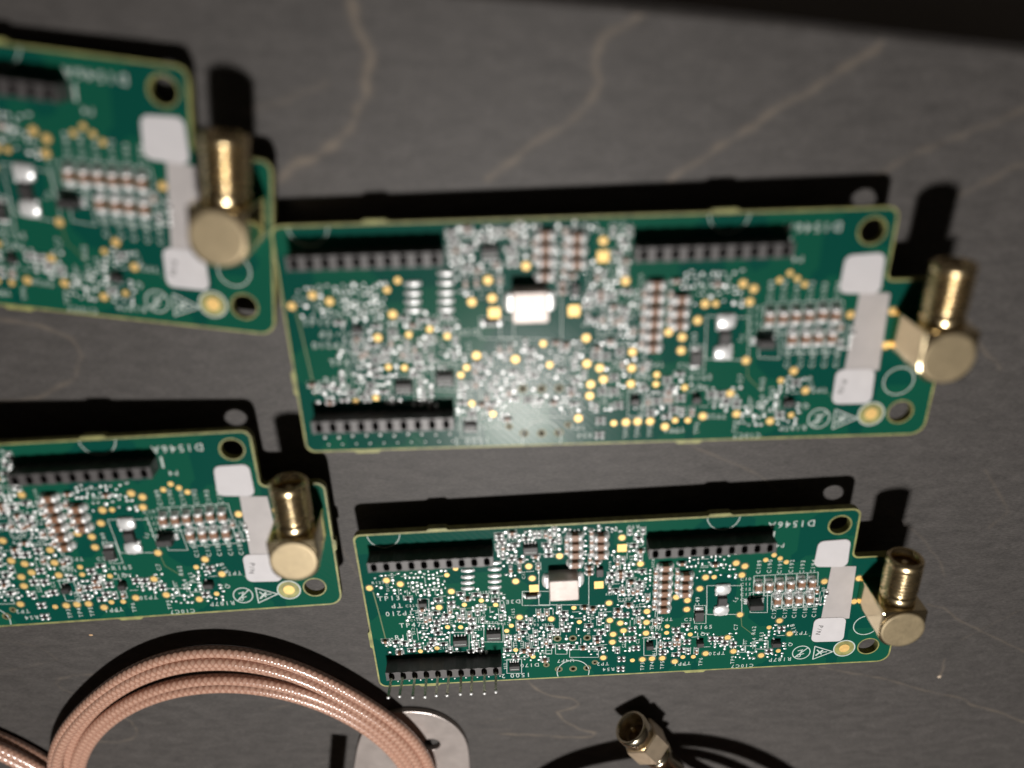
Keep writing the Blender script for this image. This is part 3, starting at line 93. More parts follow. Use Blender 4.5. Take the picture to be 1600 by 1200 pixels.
class G:
    """collects geometry in millimetres, one material slot per face"""
    def __init__(s): s.v=[];s.f=[];s.m=[];s.sm=[]
    def add(s,v,f,m=0,sm=False):
        o=len(s.v); s.v+=[tuple(p) for p in v]; s.f+=[tuple(i+o for i in q) for q in f]; s.m+=[m]*len(f); s.sm+=[sm]*len(f)
    def box(s,c,d,m=0,bev=0.,rot=0.):
        x,y,z=d[0]/2,d[1]/2,d[2]/2; b=min(bev,x*.9,y*.9,z*.9)
        if b<=0:
            v=[(i*x,j*y,k*z) for k in(-1,1) for j in(-1,1) for i in(-1,1)]
            f=[(0,2,3,1),(4,5,7,6),(0,1,5,4),(2,6,7,3),(0,4,6,2),(1,3,7,5)]
        else:
            v=[];f=[]
            ring=lambda X,Y,Z:[(-X+b,-Y,Z),(X-b,-Y,Z),(X,-Y+b,Z),(X,Y-b,Z),(X-b,Y,Z),(-X+b,Y,Z),(-X,Y-b,Z),(-X,-Y+b,Z)]
            v+=ring(x,y,-z)+ring(x,y,z-b)+[(px*(x-b*.8)/x,py*(y-b*.8)/y,z) for px,py,_ in ring(x,y,z)]
            f.append(tuple(range(7,-1,-1))); f.append(tuple(range(16,24)))
            for k in(0,8):
                for i in range(8): f.append((k+i,k+(i+1)%8,k+8+(i+1)%8,k+8+i))
        ca,sa=math.cos(rot),math.sin(rot)
        s.add([(c[0]+ca*p[0]-sa*p[1],c[1]+sa*p[0]+ca*p[1],c[2]+p[2]) for p in v],f,m)
    def dome(s,c,r,m=0,nu=12,nv=4,full=False):
        v=[];f=[]
        for j in range(nv):
            t=(math.pi/2)*j/nv
            for i in range(nu):
                a=2*math.pi*i/nu; v.append((c[0]+r[0]*math.cos(t)*math.cos(a),c[1]+r[1]*math.cos(t)*math.sin(a),c[2]+r[2]*math.sin(t)))
        v.append((c[0],c[1],c[2]+r[2]))
        for j in range(nv-1):
            for i in range(nu): f.append((j*nu+i,j*nu+(i+1)%nu,(j+1)*nu+(i+1)%nu,(j+1)*nu+i))
        for i in range(nu): f.append(((nv-1)*nu+i,(nv-1)*nu+(i+1)%nu,nv*nu))
        s.add(v,f,m,True)
    def disc(s,c,r,h,m=0,n=24,r2=None):
        r2=r2 or r
        v=[(c[0]+r*math.cos(2*math.pi*i/n),c[1]+r*math.sin(2*math.pi*i/n),c[2]) for i in range(n)]+[(c[0]+r2*math.cos(2*math.pi*i/n),c[1]+r2*math.sin(2*math.pi*i/n),c[2]+h) for i in range(n)]
        s.add(v,[(i,(i+1)%n,n+(i+1)%n,n+i) for i in range(n)]+[tuple(range(n,2*n))],m)
    def ring(s,c,r,w,h,m=0,n=32,a0=0,a1=2*math.pi):
        v=[];f=[];full=abs(a1-a0-2*math.pi)<1e-6; k=n if full else n+1
        for i in range(k):
            a=a0+(a1-a0)*i/n; ca,sa=math.cos(a),math.sin(a)
            v+=[(c[0]+(r-w/2)*ca,c[1]+(r-w/2)*sa,c[2]+h),(c[0]+(r+w/2)*ca,c[1]+(r+w/2)*sa,c[2]+h)]
        for i in range(n):
            j=(i+1)%k; f.append((2*i,2*i+1,2*j+1,2*j))
        s.add(v,f,m)
    def seg(s,a,b,w,z,m=0):
        d=Vector((b[0]-a[0],b[1]-a[1])); 
        if d.length<1e-6: return
        d.normalize(); n=Vector((-d.y,d.x))*w/2; e=d*w/2
        s.add([(a[0]-n.x-e.x,a[1]-n.y-e.y,z),(b[0]-n.x+e.x,b[1]-n.y+e.y,z),(b[0]+n.x+e.x,b[1]+n.y+e.y,z),(a[0]+n.x-e.x,a[1]+n.y-e.y,z)],[(0,1,2,3)],m)
    def lathe(s,prof,M,m=0,n=40,sm=True,mats=None):
        """profile [(along axis, radius)] turned round local Z, placed with matrix M (mm)"""
        v=[];f=[];ms=[]
        for (t,r) in prof:
            for i in range(n):
                a=2*math.pi*i/n; v.append(tuple(M@Vector((r*math.cos(a),r*math.sin(a),t))))
        o=len(s.v); s.v+=v
        for j in range(len(prof)-1):
            for i in range(n):
                s.f.append((o+j*n+i,o+j*n+(i+1)%n,o+(j+1)*n+(i+1)%n,o+(j+1)*n+i)); s.m.append(mats[j] if mats else m); s.sm.append(sm)
        s.f.append(tuple(o+i for i in range(n-1,-1,-1))); s.m.append(m); s.sm.append(False)
        s.f.append(tuple(o+(len(prof)-1)*n+i for i in range(n))); s.m.append(m); s.sm.append(False)
    def me(s,name,mats):
        me=mesh(name,s.v,s.f,mats,mi=s.m); me.polygons.foreach_set('use_smooth',s.sm); me.update(); return me
def ob(name,me,parent=None,loc=(0,0,0),rz=0.):
    o=bpy.data.objects.new(name,me); C.objects.link(o); o.parent=parent; o.location=[c*MM for c in loc]; o.rotation_euler=(0,0,rz); return o
def filled(outline,holes,z0,z1,bev=0.):
    """solid plate from an outline with holes, through a filled 2D curve"""
    cu=bpy.data.curves.new('t','CURVE'); cu.dimensions='2D'; cu.fill_mode='BOTH'; cu.extrude=(z1-z0)/2-bev; cu.bevel_depth=bev; cu.bevel_resolution=1
    for pl in [outline]+holes:
        sp=cu.splines.new('POLY'); sp.points.add(len(pl)-1); sp.use_cyclic_u=True
        for p,q in zip(sp.points,pl): p.co=(q[0],q[1],0,1)
    if bev: cu.offset=-bev
    o=bpy.data.objects.new('t',cu); C.objects.link(o); dg=bpy.context.evaluated_depsgraph_get(); me=o.evaluated_get(dg).to_mesh()
    v=[(p.co.x,p.co.y,p.co.z+(z0+z1)/2) for p in me.vertices]; f=[tuple(p.vertices) for p in me.polygons]
    o.evaluated_get(dg).to_mesh_clear(); bpy.data.objects.remove(o); bpy.data.curves.remove(cu)
    return v,f
def circle(c,r,n=32,a0=0): return [(c[0]+r*math.cos(a0+2*math.pi*i/n),c[1]+r*math.sin(a0+2*math.pi*i/n)) for i in range(n)]
def rounded(pts,r,n=5):
    out=[]
    k=len(pts)
    for i in range(k):
        p=Vector(pts[i][:2]); a=Vector(pts[i-1][:2]); b=Vector(pts[(i+1)%k][:2])
        rr=pts[i][2] if len(pts[i])>2 else r
        u=(a-p).normalized(); w=(b-p).normalized(); ang=math.acos(max(-1,min(1,u.dot(w))))
        if abs(ang-math.pi)<.15 or rr<=0: out.append((p.x,p.y)); continue
        d=rr/math.tan(ang/2); cc=p+(u+w).normalized()*(rr/math.sin(ang/2))
        s=p+u*d; e=p+w*d; a0=math.atan2(s.y-cc.y,s.x-cc.x); a1=math.atan2(e.y-cc.y,e.x-cc.x)
        da=(a1-a0+math.pi)%(2*math.pi)-math.pi
        for j in range(n+1): t=a0+da*j/n; out.append((cc.x+rr*math.cos(t),cc.y+rr*math.sin(t)))
    return out
def tag(o,label=None,cat=None,group=None,kind=None):
    if label:o['label']=label
    if cat:o['category']=cat
    if group:o['group']=group
    if kind:o['kind']=kind
# ---------------------------------------------------------------- materials
M={}
def mk_mask():
    m=mat('green_solder_mask',(.005,.09,.06),.24,0,.08,0.); b=m.node_tree.nodes['Principled BSDF']; b.inputs['Coat Roughness'].default_value=.2
    tc=N(m,'ShaderNodeTexCoord'); v=N(m,'ShaderNodeTexVoronoi',Scale=260.,distance='CHEBYCHEV'); lk(m,tc.outputs['Object'],v.inputs['Vector'])
    w=N(m,'ShaderNodeTexVoronoi',Scale=90.,distance='CHEBYCHEV',feature='F1'); lk(m,tc.outputs['Object'],w.inputs['Vector'])
    sp=N(m,'ShaderNodeSeparateColor'); lk(m,w.outputs['Color'],sp.inputs[0])
    st=N(m,'ShaderNodeMath',operation='GREATER_THAN'); st.inputs[1].default_value=.55; lk(m,sp.outputs[0],st.inputs[0])
    mx=N(m,'ShaderNodeMix',data_type='RGBA'); lk(m,st.outputs[0],mx.inputs['Factor'])
    mx.inputs['A'].default_value=(.003,.060,.044,1); mx.inputs['B'].default_value=(.006,.078,.048,1); lk(m,mx.outputs['Result'],b.inputs['Base Color'])
    # copper traces lifting the mask a little
    wv=N(m,'ShaderNodeTexWave',Scale=420.,wave_type='BANDS',bands_direction='DIAGONAL'); wv.inputs['Distortion'].default_value=1.5; lk(m,tc.outputs['Object'],wv.inputs['Vector'])
    mu=N(m,'ShaderNodeMath',operation='MULTIPLY'); lk(m,wv.outputs['Fac'],mu.inputs[0]); lk(m,sp.outputs[1],mu.inputs[1])
    ad=N(m,'ShaderNodeMath',operation='ADD'); lk(m,mu.outputs[0],ad.inputs[0]); lk(m,st.outputs[0],ad.inputs[1])
    bp=N(m,'ShaderNodeBump',Strength=.5,Distance=.02*MM); lk(m,ad.outputs[0],bp.inputs['Height']); lk(m,bp.outputs[0],b.inputs['Normal'])
    return m
M['mask']=mk_mask()
M['fr4']=noisy(mat('fibreglass_edge',(.25,.25,.085),.5),500,.4,.03)
M['silk']=noisy(mat('white_print',(.50,.56,.53),.55),1500,.15)
M['gold']=noisy(mat('gold_plated_pad',(.82,.55,.20),.45,.35,.3),1200,.10,.01,3000,.08)
M['solder']=noisy(mat('bright_solder',(.92,.93,.93),.34,.42,1.,1.),1500,.08,.015,2500,.08)
M['blk']=noisy(mat('black_plastic',(.018,.017,.017),.42),900,.2,.01)
M['hdr']=noisy(mat('header_plastic',(.058,.053,.053),.45,0,.7),700,.2,.012)
M['chip']=noisy(mat('moulded_chip_package',(.030,.028,.028),.5),900,.25,.01)
M['cap']=noisy(mat('brown_ceramic',(.24,.12,.065),.45),1200,.15)
M['shield']=noisy(mat('matte_silver_inductor',(.50,.44,.41),.45,.35),500,.12,.02,1500)
M['paper']=noisy(mat('white_label_paper',(.56,.545,.56),.6),400,.03,.004,900)
M['liner']=noisy(mat('grey_white_label_strip',(.41,.385,.38),.45),300,.06,.01,500)
M['ink']=mat('black_ink',(.02,.02,.02),.6)
M['olive']=mat('bare_laminate',(.12,.105,.05),.5)
M['hole']=mat('plated_hole_wall',(.10,.075,.02),.45,.6)
M['brass']=noisy(mat('polished_gold_plating',(.86,.68,.40),.26,1.),500,.08,.01,900,.06)
M['brassm']=noisy(mat('satin_gold_plating',(.40,.31,.185),.50,.6),700,.07,.012,2600,.08)
M['brassp']=noisy(mat('polished_gold_side',(.80,.66,.42),.16,1.),500,.05,.008,700,.05)
M['brassc']=noisy(mat('sandblasted_gold_cap',(.30,.24,.145),.48,.6),600,.10,.03,1800,.05)
M['pin']=noisy(mat('tinned_pin',(.42,.38,.30),.25,1.),900,.05)
M['ptfe']=mat('brown_insulator',(.22,.13,.06),.5)  # dark tan base colour for the insulators
M['plate']=noisy(mat('zinc_plate',(.45,.40,.375),.36,.5),300,.06,.02,1200,.08)
M['nickel']=noisy(mat('pale_gold_nickel_plating',(.80,.70,.52),.20,1.),500,.06,.01,900,.05)
M['hexn']=noisy(mat('brushed_hex_plating',(.66,.53,.38),.36,.7),500,.1,.03,1500,.08)
def mk_braid():
    m=mat('brown_jacket_over_braid',(.5,.25,.15),.24,0,.8,.3); b=m.node_tree.nodes['Principled BSDF']; b.inputs['Coat Roughness'].default_value=.16
    uv=N(m,'ShaderNodeUVMap'); sp=N(m,'ShaderNodeSeparateXYZ'); lk(m,uv.outputs[0],sp.inputs[0])
    def tri(sign):
        a=N(m,'ShaderNodeMath',operation='MULTIPLY'); a.inputs[1].default_value=sign; lk(m,sp.outputs[1],a.inputs[0])
        c=N(m,'ShaderNodeMath',operation='ADD'); lk(m,sp.outputs[0],c.inputs[0]); lk(m,a.outputs[0],c.inputs[1])
        s=N(m,'ShaderNodeMath',operation='SINE'); lk(m,c.outputs[0],s.inputs[0]); return s
    p=tri(1.); q=tri(-1.)
    mu=N(m,'ShaderNodeMath',operation='MULTIPLY'); lk(m,p.outputs[0],mu.inputs[0]); lk(m,q.outputs[0],mu.inputs[1])
    ab=N(m,'ShaderNodeMath',operation='ABSOLUTE'); lk(m,mu.outputs[0],ab.inputs[0])
    cr=N(m,'ShaderNodeValToRGB'); lk(m,ab.outputs[0],cr.inputs[0]); cr.color_ramp.elements[0].color=(.35,.18,.125,1); cr.color_ramp.elements[1].color=(.52,.32,.24,1); cr.color_ramp.elements[1].position=.6
    lk(m,cr.outputs[0],b.inputs['Base Color'])
    nz=N(m,'ShaderNodeTexNoise',Scale=120.,Detail=2.); tcn=N(m,'ShaderNodeTexCoord'); lk(m,tcn.outputs['Object'],nz.inputs['Vector'])
    mm=N(m,'ShaderNodeMath',operation='MULTIPLY'); lk(m,ab.outputs[0],mm.inputs[0]); lk(m,nz.outputs['Fac'],mm.inputs[1])
    bp=N(m,'ShaderNodeBump',Strength=.8,Distance=.15*MM); lk(m,mm.outputs[0],bp.inputs['Height']); lk(m,bp.outputs[0],b.inputs['Normal'])
    return m
M['braid']=mk_braid()
def mk_wood():
    m=mat('dark_stained_wood',(.08,.07,.065),.58,0,.4); b=m.node_tree.nodes['Principled BSDF']
    tc=N(m,'ShaderNodeTexCoord'); mp=N(m,'ShaderNodeMapping'); mp.inputs['Scale'].default_value=(90,260,1); mp.inputs['Rotation'].default_value=(0,0,.12)
    lk(m,tc.outputs['Object'],mp.inputs[0])
    n=N(m,'ShaderNodeTexNoise',Scale=2.,Detail=8.,Roughness=.62); n.inputs['Distortion'].default_value=.6; lk(m,mp.outputs[0],n.inputs['Vector'])
    mp2=N(m,'ShaderNodeMapping'); mp2.inputs['Scale'].default_value=(420,1500,1); mp2.inputs['Rotation'].default_value=(0,0,.12); lk(m,tc.outputs['Object'],mp2.inputs[0])
    f=N(m,'ShaderNodeTexNoise',Scale=2.4,Detail=5.,Roughness=.7); lk(m,mp2.outputs[0],f.inputs['Vector'])
    big=N(m,'ShaderNodeTexNoise',Scale=14.,Detail=3.); lk(m,tc.outputs['Object'],big.inputs['Vector'])
    cr=N(m,'ShaderNodeValToRGB'); lk(m,n.outputs['Fac'],cr.inputs[0]); cr.color_ramp.elements[0].color=(.038,.0348,.0328,1); cr.color_ramp.elements[0].position=.25; cr.color_ramp.elements[1].color=(.071,.0648,.0612,1); cr.color_ramp.elements[1].position=.72
    mr=N(m,'ShaderNodeMapRange'); mr.inputs['From Min'].default_value=.3; mr.inputs['From Max'].default_value=.7; mr.inputs['To Min'].default_value=.62; mr.inputs['To Max'].default_value=1.38; lk(m,f.outputs['Fac'],mr.inputs[0])
    v=N(m,'ShaderNodeVectorMath',operation='SCALE'); lk(m,cr.outputs[0],v.inputs[0]); lk(m,mr.outputs[0],v.inputs['Scale'])
    mr2=N(m,'ShaderNodeMapRange'); mr2.inputs['From Min'].default_value=.3; mr2.inputs['From Max'].default_value=.7; mr2.inputs['To Min'].default_value=.9; mr2.inputs['To Max'].default_value=1.1; lk(m,big.outputs['Fac'],mr2.inputs[0])
    v2=N(m,'ShaderNodeVectorMath',operation='SCALE'); lk(m,v.outputs[0],v2.inputs[0]); lk(m,mr2.outputs[0],v2.inputs['Scale'])
    at=N(m,'ShaderNodeAttribute',attribute_name='vein')
    mx=N(m,'ShaderNodeMix',data_type='RGBA'); lk(m,at.outputs['Fac'],mx.inputs['Factor']); lk(m,v2.outputs[0],mx.inputs['A']); mx.inputs['B'].default_value=(.175,.14,.105,1)
    lk(m,mx.outputs['Result'],b.inputs['Base Color'])
    bp=N(m,'ShaderNodeBump',Strength=.6,Distance=.06*MM); lk(m,f.outputs['Fac'],bp.inputs['Height']); lk(m,bp.outputs[0],b.inputs['Normal'])
    return m
M['wood']=mk_wood()
# ---------------------------------------------------------------- table top and floor
def table():
    x=np.linspace(-260,260,1041); 
    edge=lambda xx:-5.2-.091*(xx-12.6)+.35*np.sin(xx*.05)
    t=np.linspace(0,1,821); X,T=np.meshgrid(x,t); E=edge(X); Y=E-1.6-(340)*(T); 
    P=np.stack([X,Y],-1).reshape(-1,2); val=np.zeros(len(P))
    rs=np.random.RandomState(3)
    wob=.5*np.sin(P[:,0]*.9+1.3*np.sin(P[:,1]*.7))+.35*np.sin(P[:,1]*1.7+P[:,0]*.6)
    for pl,w,s in VEIN:
        pl=np.array(pl)
        # smooth, slightly jagged curve through the points
        q=[pl[0]]
        for a,b in zip(pl[:-1],pl[1:]):
            n=max(2,int(np.hypot(*(b-a))/1.6)); L_=np.hypot(*(b-a))
            for k in range(1,n+1): q.append(a+(b-a)*k/n+(rs.randn(2)*min(.35,.08*L_)*w if k<n else 0))
        q=np.array(q); lo,hi=q.min(0)-4,q.max(0)+4
        idx=np.where((P[:,0]>lo[0])&(P[:,0]<hi[0])&(P[:,1]>lo[1])&(P[:,1]<hi[1]))[0]
        pp=P[idx]; d=np.full(len(idx),1e9)
        for a,b in zip(q[:-1],q[1:]):
            ab=b-a; tt=np.clip(((pp-a)@ab)/(ab@ab+1e-9),0,1); d=np.minimum(d,np.hypot(*(pp-a-tt[:,None]*ab).T))
        ww=w*(1+.35*wob[idx]); val[idx]=np.maximum(val[idx],s*(.75+.35*wob[idx])*np.exp(-(d/np.maximum(ww,.15))**2)*.75)
    n1,n0=X.shape[0],X.shape[1]
    Z=np.zeros(len(P))
    V=np.c_[P,Z]
    i=np.arange(n1-1)[:,None]*n0+np.arange(n0-1)[None,:]; i=i.ravel()
    F=np.stack([i,i+n0,i+n0+1,i+1],1)
    # rounded far edge and front face
    base=len(V); prof=[(0,0),(.6,-.12),(1.1,-.45),(1.5,-1.1),(1.6,-2.),(1.6,-18.)]
    xs=x[::8]; extra=[];fe=[]
    for (dy,z) in prof:
        for xx in xs: extra.append((xx,edge(xx)-1.6+dy,z))
    k=len(xs)
    for a in range(len(prof)-1):
        for b in range(k-1): fe.append((base+a*k+b,base+a*k+b+1,base+(a+1)*k+b+1,base+(a+1)*k+b))
    V=np.r_[V,np.array(extra)]
    me=bpy.data.meshes.new('table_top'); me.from_pydata((V*MM).tolist(),[],F.tolist()+fe); me.materials.append(M['wood'])
    at=me.attributes.new('vein','FLOAT','POINT'); at.data.foreach_set('value',np.r_[val,np.zeros(len(extra))].clip(0,1).astype(np.float32))
    me.polygons.foreach_set('use_smooth',[True]*len(me.polygons)); me.update()
    o=ob('table_top',me); tag(o,kind='structure'); return o
table()
g=G(); g.box((0,100,-62),(3000,3000,4)); o=ob('floor',g.me('floor',noisy(mat('dark_floor',(.34,.31,.29),.7),8,.3))); tag(o,kind='structure')
# ---------------------------------------------------------------- circuit board, built once in its own millimetre frame
PI=math.pi
def nub(a,b,side):
    """breakaway stub on an edge running from a to b (counter-clockwise outline)"""
    a=Vector(a);b=Vector(b);d=(b-a).normalized();n=Vector((d.y,-d.x))
    return [(a.x,a.y,0),tuple(a+d*.5+n*.45)+(0,),tuple(b-d*.5+n*.45)+(0,),(b.x,b.y,0)]
XL,XR,YB,XT,YN=0.,103.,-42.8,115.2,-12.4
outl=[(XL,0,1.5)]+nub((XL,-26),(XL,-31),0)+[(XL,YB,1.8)]+nub((9,YB),(14,YB),0)+nub((69,YB),(74,YB),0)+[(XT,YB,2.6)]+nub((XT,-29),(XT,-26),0)+[(XT,YN,1.8),(XR,YN,1.2),(XR,0,1.8)]+nub((77,0),(72,0),0)+nub((19.5,0),(15,0),0)
def build_board():
    root=bpy.data.objects.new('circuit_board',None); C.objects.link(root)
    H=[(H1,2.17),(H2,2.17)]; small=[(p,.45) for p in PH[:6]]+[(p,.28) for p in PH[6:]]
    out=rounded(outl,1)
    v,f=filled(out,[circle(c,r) for c,r in H]+[circle(c,r,12) for c,r in small],-1.6,-.03,.0)
    g=G(); g.add(v,f); base=ob('laminate_panel',g.me('laminate_panel',M['fr4']),root)
    inner=rounded([(XL+.38,-.38,1.3),(XL+.38,YB+.38,1.5),(XT-.38,YB+.38,2.3),(XT-.38,YN-.38,1.5),(XR-.38,YN-.38,1.5),(XR-.38,-.38,1.5)],1)
    v,f=filled(inner,[circle(c,r+.28) for c,r in H]+[circle(c,r+.42,16) for c,r in small]+[circle(FD,2.25)],-.03,0,0)
    g=G(); g.add(v,f); ob('solder_mask',g.me('solder_mask',M['mask']),root)
    for c,r in small[:6]+small[6:]:
        g=G(); g.ring((0,0,0),r+.16,.30,.012,0,20)
        n=16; g.add([(r*1.0*math.cos(2*PI*i/n),r*math.sin(2*PI*i/n),z) for z in(.0,-1.55) for i in range(n)],[(i,i+n,(i+1)%n+n,(i+1)%n) for i in range(n)],1,True)
        ob('plated_hole',g.me('plated_hole',[M['olive'],M['hole']]),root,(*c,0))
    # fiducial
    g=G(); g.disc((0,0,-.02),1.15,.05,0); g.ring((0,0,0),2.32,.26,.016,1,40)
    ob('fiducial_mark',g.me('fiducial_mark',[M['gold'],M['silk']]),root,(*FD,0))
    # test pads
    meshes={}
    for x,y,r,rg in PADS:
        if (r,rg) not in meshes:
            g=G(); g.disc((0,0,-.01),r,.055,0,20,r*.97)
            if rg: g.ring((0,0,0),r+.17,.14,.008,1,24)
            meshes[(r,rg)]=g.me('test_pad',[M['gold'],M['olive']])
        ob('test_pad',meshes[(r,rg)],root,(x,y,0))
    g=G(); g.box((0,0,.02),(1.95,1.95,.06),0,.02); sq=g.me('square_pad',[M['gold']])
    for x,y in SQ: ob('square_pad',sq,root,(x,y,0))
    # ceramic capacitors
    def capm(l,w,h,bm,name,pad=True):
        g=G(); g.box((0,0,h/2+.03),(l*.62,w*.94,h*.94),1,.06)
        for s in(-1,1):
            g.box((s*l*.355,0,h*.48+.03),(l*.37,w,h*.94),0,min(.2,h*.3))
            g.dome((s*l*.36,0,h*.6),(l*.235,w*.52,h*.55),0,14,4)
            if pad: g.dome((s*(l/2+.04),0,0),(l*.22,w*.6,h*.62),0,14,4)
        return g.me(name,[M['solder'],bm])
    big=capm(2.6,1.55,1.3,M['cap'],'ceramic_capacitor'); medm=capm(1.5,.8,.7,M['cap'],'small_capacitor')
    for x,y,rz,_ in CAPS: ob('ceramic_capacitor',big,root,(x,y,0),math.radians(rz))
    for x,y,rz in MED: ob('small_capacitor',medm,root,(x,y,0),math.radians(rz))
    # chips
    for k,(x,y,h,w,d,n) in enumerate(CHIPS):
        g=G()
        if n=='p': 
            g.box((0,0,.25),(w,4.4,.4),1,.05); g.box((0,0,h*.6),(w,d,h*.9),1,.1)
            for s in(-1,1):
                g.box((0,s*3.0,.3),(3.1,2.6,.5),0,.3); g.dome((0,s*2.9,.35),(1.75,1.5,.5),0,24,6); g.dome((-s*1.3,s*1.6,.1),(.35,.45,.5),0)
        elif n=='d':
            g.box((0,0,h/2),(w,2.6,h*.9),1,.12); g.box((0,.75,h*.9),(w*.98,.3,.06),2)
            for s in(-1,1): g.box((0,s*1.45,.22),(w*.9,.5,.4),0,.1); g.dome((0,s*1.75,0),(w*.5,.35,.3),0)
        elif n=='w':
            g.box((0,0,h/2),(w,d,h*.9),1,.1); g.box((0,-.1,h*.93),(w*.75,.35,.05),2)
            for s in(-1,1): g.box((s*w*.52,0,.35),(.5,d*1.1,.6),0,.15); g.dome((s*(w*.52+.25),0,0),(.4,d*.65,.45),0)
        else:
            g.box((0,0,h/2+.08),(w,d,h*.92),1,.14)
            nl={'j':3,'s':2,'n':4}[n]
            for s in(-1,1):
                for i in range(nl):
                    if n=='j' : px,py,sx_,sy_=s*(w/2+.22),(i-(nl-1)/2)*d/nl,.5,.3
                    else: px,py,sx_,sy_=(i-(nl-1)/2)*(w*.9/nl),s*(d/2+.22),.28,.5
                    if n=='s' and s>0 and i==1: continue
                    g.box((px,py,.14),(sx_,sy_,.22),0,.04); g.dome((px*1.08,py*1.1,0),(sx_*.75,sy_*.75,.22),0,10,3)
            if n=='n': g.box((0,-d*.12,h+.045),(w*.8,.12,.01),2)
        ob('chip',g.me('chip',[M['solder'],M['chip'],M['silk']]),root,(x,y,0))
    x,y,h,w,d=IND
    g=G(); g.box((0,0,h/2+.1),(w,d,h),0,.22); ind=ob('power_inductor',g.me('power_inductor',[M['shield']]),root,(x,y,0))
    for s in(-1,1):
        g=G(); g.box((0,0,.5),(.7,3.1,1.0),0,.2); g.dome((s*.3,0,0),(.8,1.9,.8),0,18,5); g.dome((s*.1,1.4,0),(.75,.5,.8),0)
        ob('terminal',g.me('terminal',[M['solder']]),ind,(s*(w/2+.35),0,0))
    # small parts with crossed pads
    g=G(); g.box((0,0,.22),(.36,.9,.4),1,.05); g.box((0,0,.2),(1.1,.3,.34),1,.04)
    for sx_ in(-1,1):
        for sy_ in(-1,1): g.dome((sx_*.55,sy_*.48,0),(.45,.38,.45),0,12,4)
    cm_=g.me('resistor_network',[M['solder'],M['blk']])
    for x,y in CROSS: ob('resistor_network',cm_,root,(x,y,0),random.choice([0,0,.03]))
    g=G(); g.box((0,0,.06),(2.7,.7,.12),0,.05); g.dome((0,0,.05),(1.5,.52,.42),0,24,5); bm_=g.me('solder_bar',[M['solder']])
    for x,y in BARS: ob('solder_bar',bm_,root,(x,y,0))
    # scattered small parts
    rm=capm(1.4,.72,.45,M['blk'],'chip_resistor'); cmn=capm(1.4,.74,.65,M['cap'],'chip_capacitor')
    cnt={'r':0,'c':0}
    rest=G(); sold=G(); silk=G()
    def addmesh(G_,me,x,y,rz):
        c,s=math.cos(rz),math.sin(rz); vs=[(x+(c*v.co.x-s*v.co.y)/MM,y+(s*v.co.x+c*v.co.y)/MM,v.co.z/MM) for v in me.vertices]
        o=len(G_.v); G_.v+=vs
        for p in me.polygons: G_.f.append(tuple(i+o for i in p.vertices)); G_.m.append(p.material_index if me is not cmn or p.material_index==0 else 2); G_.sm.append(p.use_smooth)
    texts=[]
    for x,y,k,o in SC:
        rz=math.radians(o)
        if k in'rc':
            cnt[k]+=1
            if cnt[k]<=95: ob('chip_resistor' if k=='r' else 'chip_capacitor',rm if k=='r' else cmn,root,(x,y,0),rz)
            else: addmesh(rest,rm if k=='r' else cmn,x,y,rz)
            a,b=(1.0,.52) if o==0 else (.52,1.0)
            if random.random()<.95:
                for p,q in(((x-a,y-b),(x+a,y-b)),((x-a,y+b),(x+a,y+b))) if o==0 else (((x-a,y-b),(x-a,y+b)),((x+a,y-b),(x+a,y+b))): silk.seg(p,q,.1,.012)
        elif k=='x': ob('resistor_network',cm_,root,(x,y,0),rz)
        elif k=='v': r=random.uniform(.2,.32); q=random.uniform(.65,1.55); sold.dome((x,y,0),(r*q,r/q,r*random.choice([.2,.35,.8])),0,10,3)
        elif k=='V': sold.dome((x,y,0),(.42,.42,.14),0,12,4)
        elif k=='s':
            for s in(-1,1): sold.dome((x+(s*.45 if o==0 else 0),y+(s*.45 if o else 0),0),(.38 if o==0 else .34,.34 if o==0 else .4,random.choice([.12,.2,.36])),0,12,3)
        elif k=='l':
            silk.seg((x-.8,y) if o==0 else (x,y-.8),(x+.8,y) if o==0 else (x,y+.8),.12,.012)
        elif k=='t': texts.append((x,y,random.choice('RRCCU')+str(random.randint(1,299)),random.uniform(.6,.8),o+random.choice([0,180])))
    # pin row solder joints along the lower left edge and bright dots near the connector
    for i in range(10): sold.dome((3.9+2.57*i,-39.6+random.uniform(-.2,.2),0),(.3,.3,.2),0,10,3); sold.dome((4.4+2.57*i,-41.2,0),(.22,.2,.15),0,10,3)
    for i in range(34): sold.dome((46+random.uniform(-8,9),-1.5-random.uniform(0,1.2),0),(.2,.2,.15),0,10,3)
    for x,y,s,h,r in TEXT: texts.append((x,y,s,h,r))
    if rest.v:
        o=ob('small_components',rest.me('small_components',[M['solder'],M['blk'],M['cap']]),root); tag(o,kind='stuff')
    o=ob('solder_dots',sold.me('solder_dots',[M['solder']]),root); tag(o,kind='stuff')
    # silkscreen
    dg=bpy.context.evaluated_depsgraph_get(); cache={}
    def text(x,y,s,h,r,z=.012,G_=None):
        if s not in cache:
            cu=bpy.data.curves.new('t','FONT'); cu.body=s; cu.size=1.; cu.align_x='CENTER'; cu.align_y='CENTER'; cu.resolution_u=2; cu.offset=.004; cu.space_character=1.35
            to=bpy.data.objects.new('t',cu); C.objects.link(to); dg=bpy.context.evaluated_depsgraph_get(); me=to.evaluated_get(dg).to_mesh()
            cache[s]=([(v.co.x,v.co.y) for v in me.vertices],[tuple(p.vertices) for p in me.polygons]); to.evaluated_get(dg).to_mesh_clear(); bpy.data.objects.remove(to); bpy.data.curves.remove(cu)
        v,f=cache[s]; c,sn=math.cos(math.radians(r)),math.sin(math.radians(r)); k=h/.72
        (G_ or silk).add([(x+k*(c*a-sn*b),y+k*(sn*a+c*b),z) for a,b in v],f)
    for t in texts: text(*t)
    for P in BOX:
        for i in range(4): silk.seg(P[i],P[(i+1)%4],.13,.012)
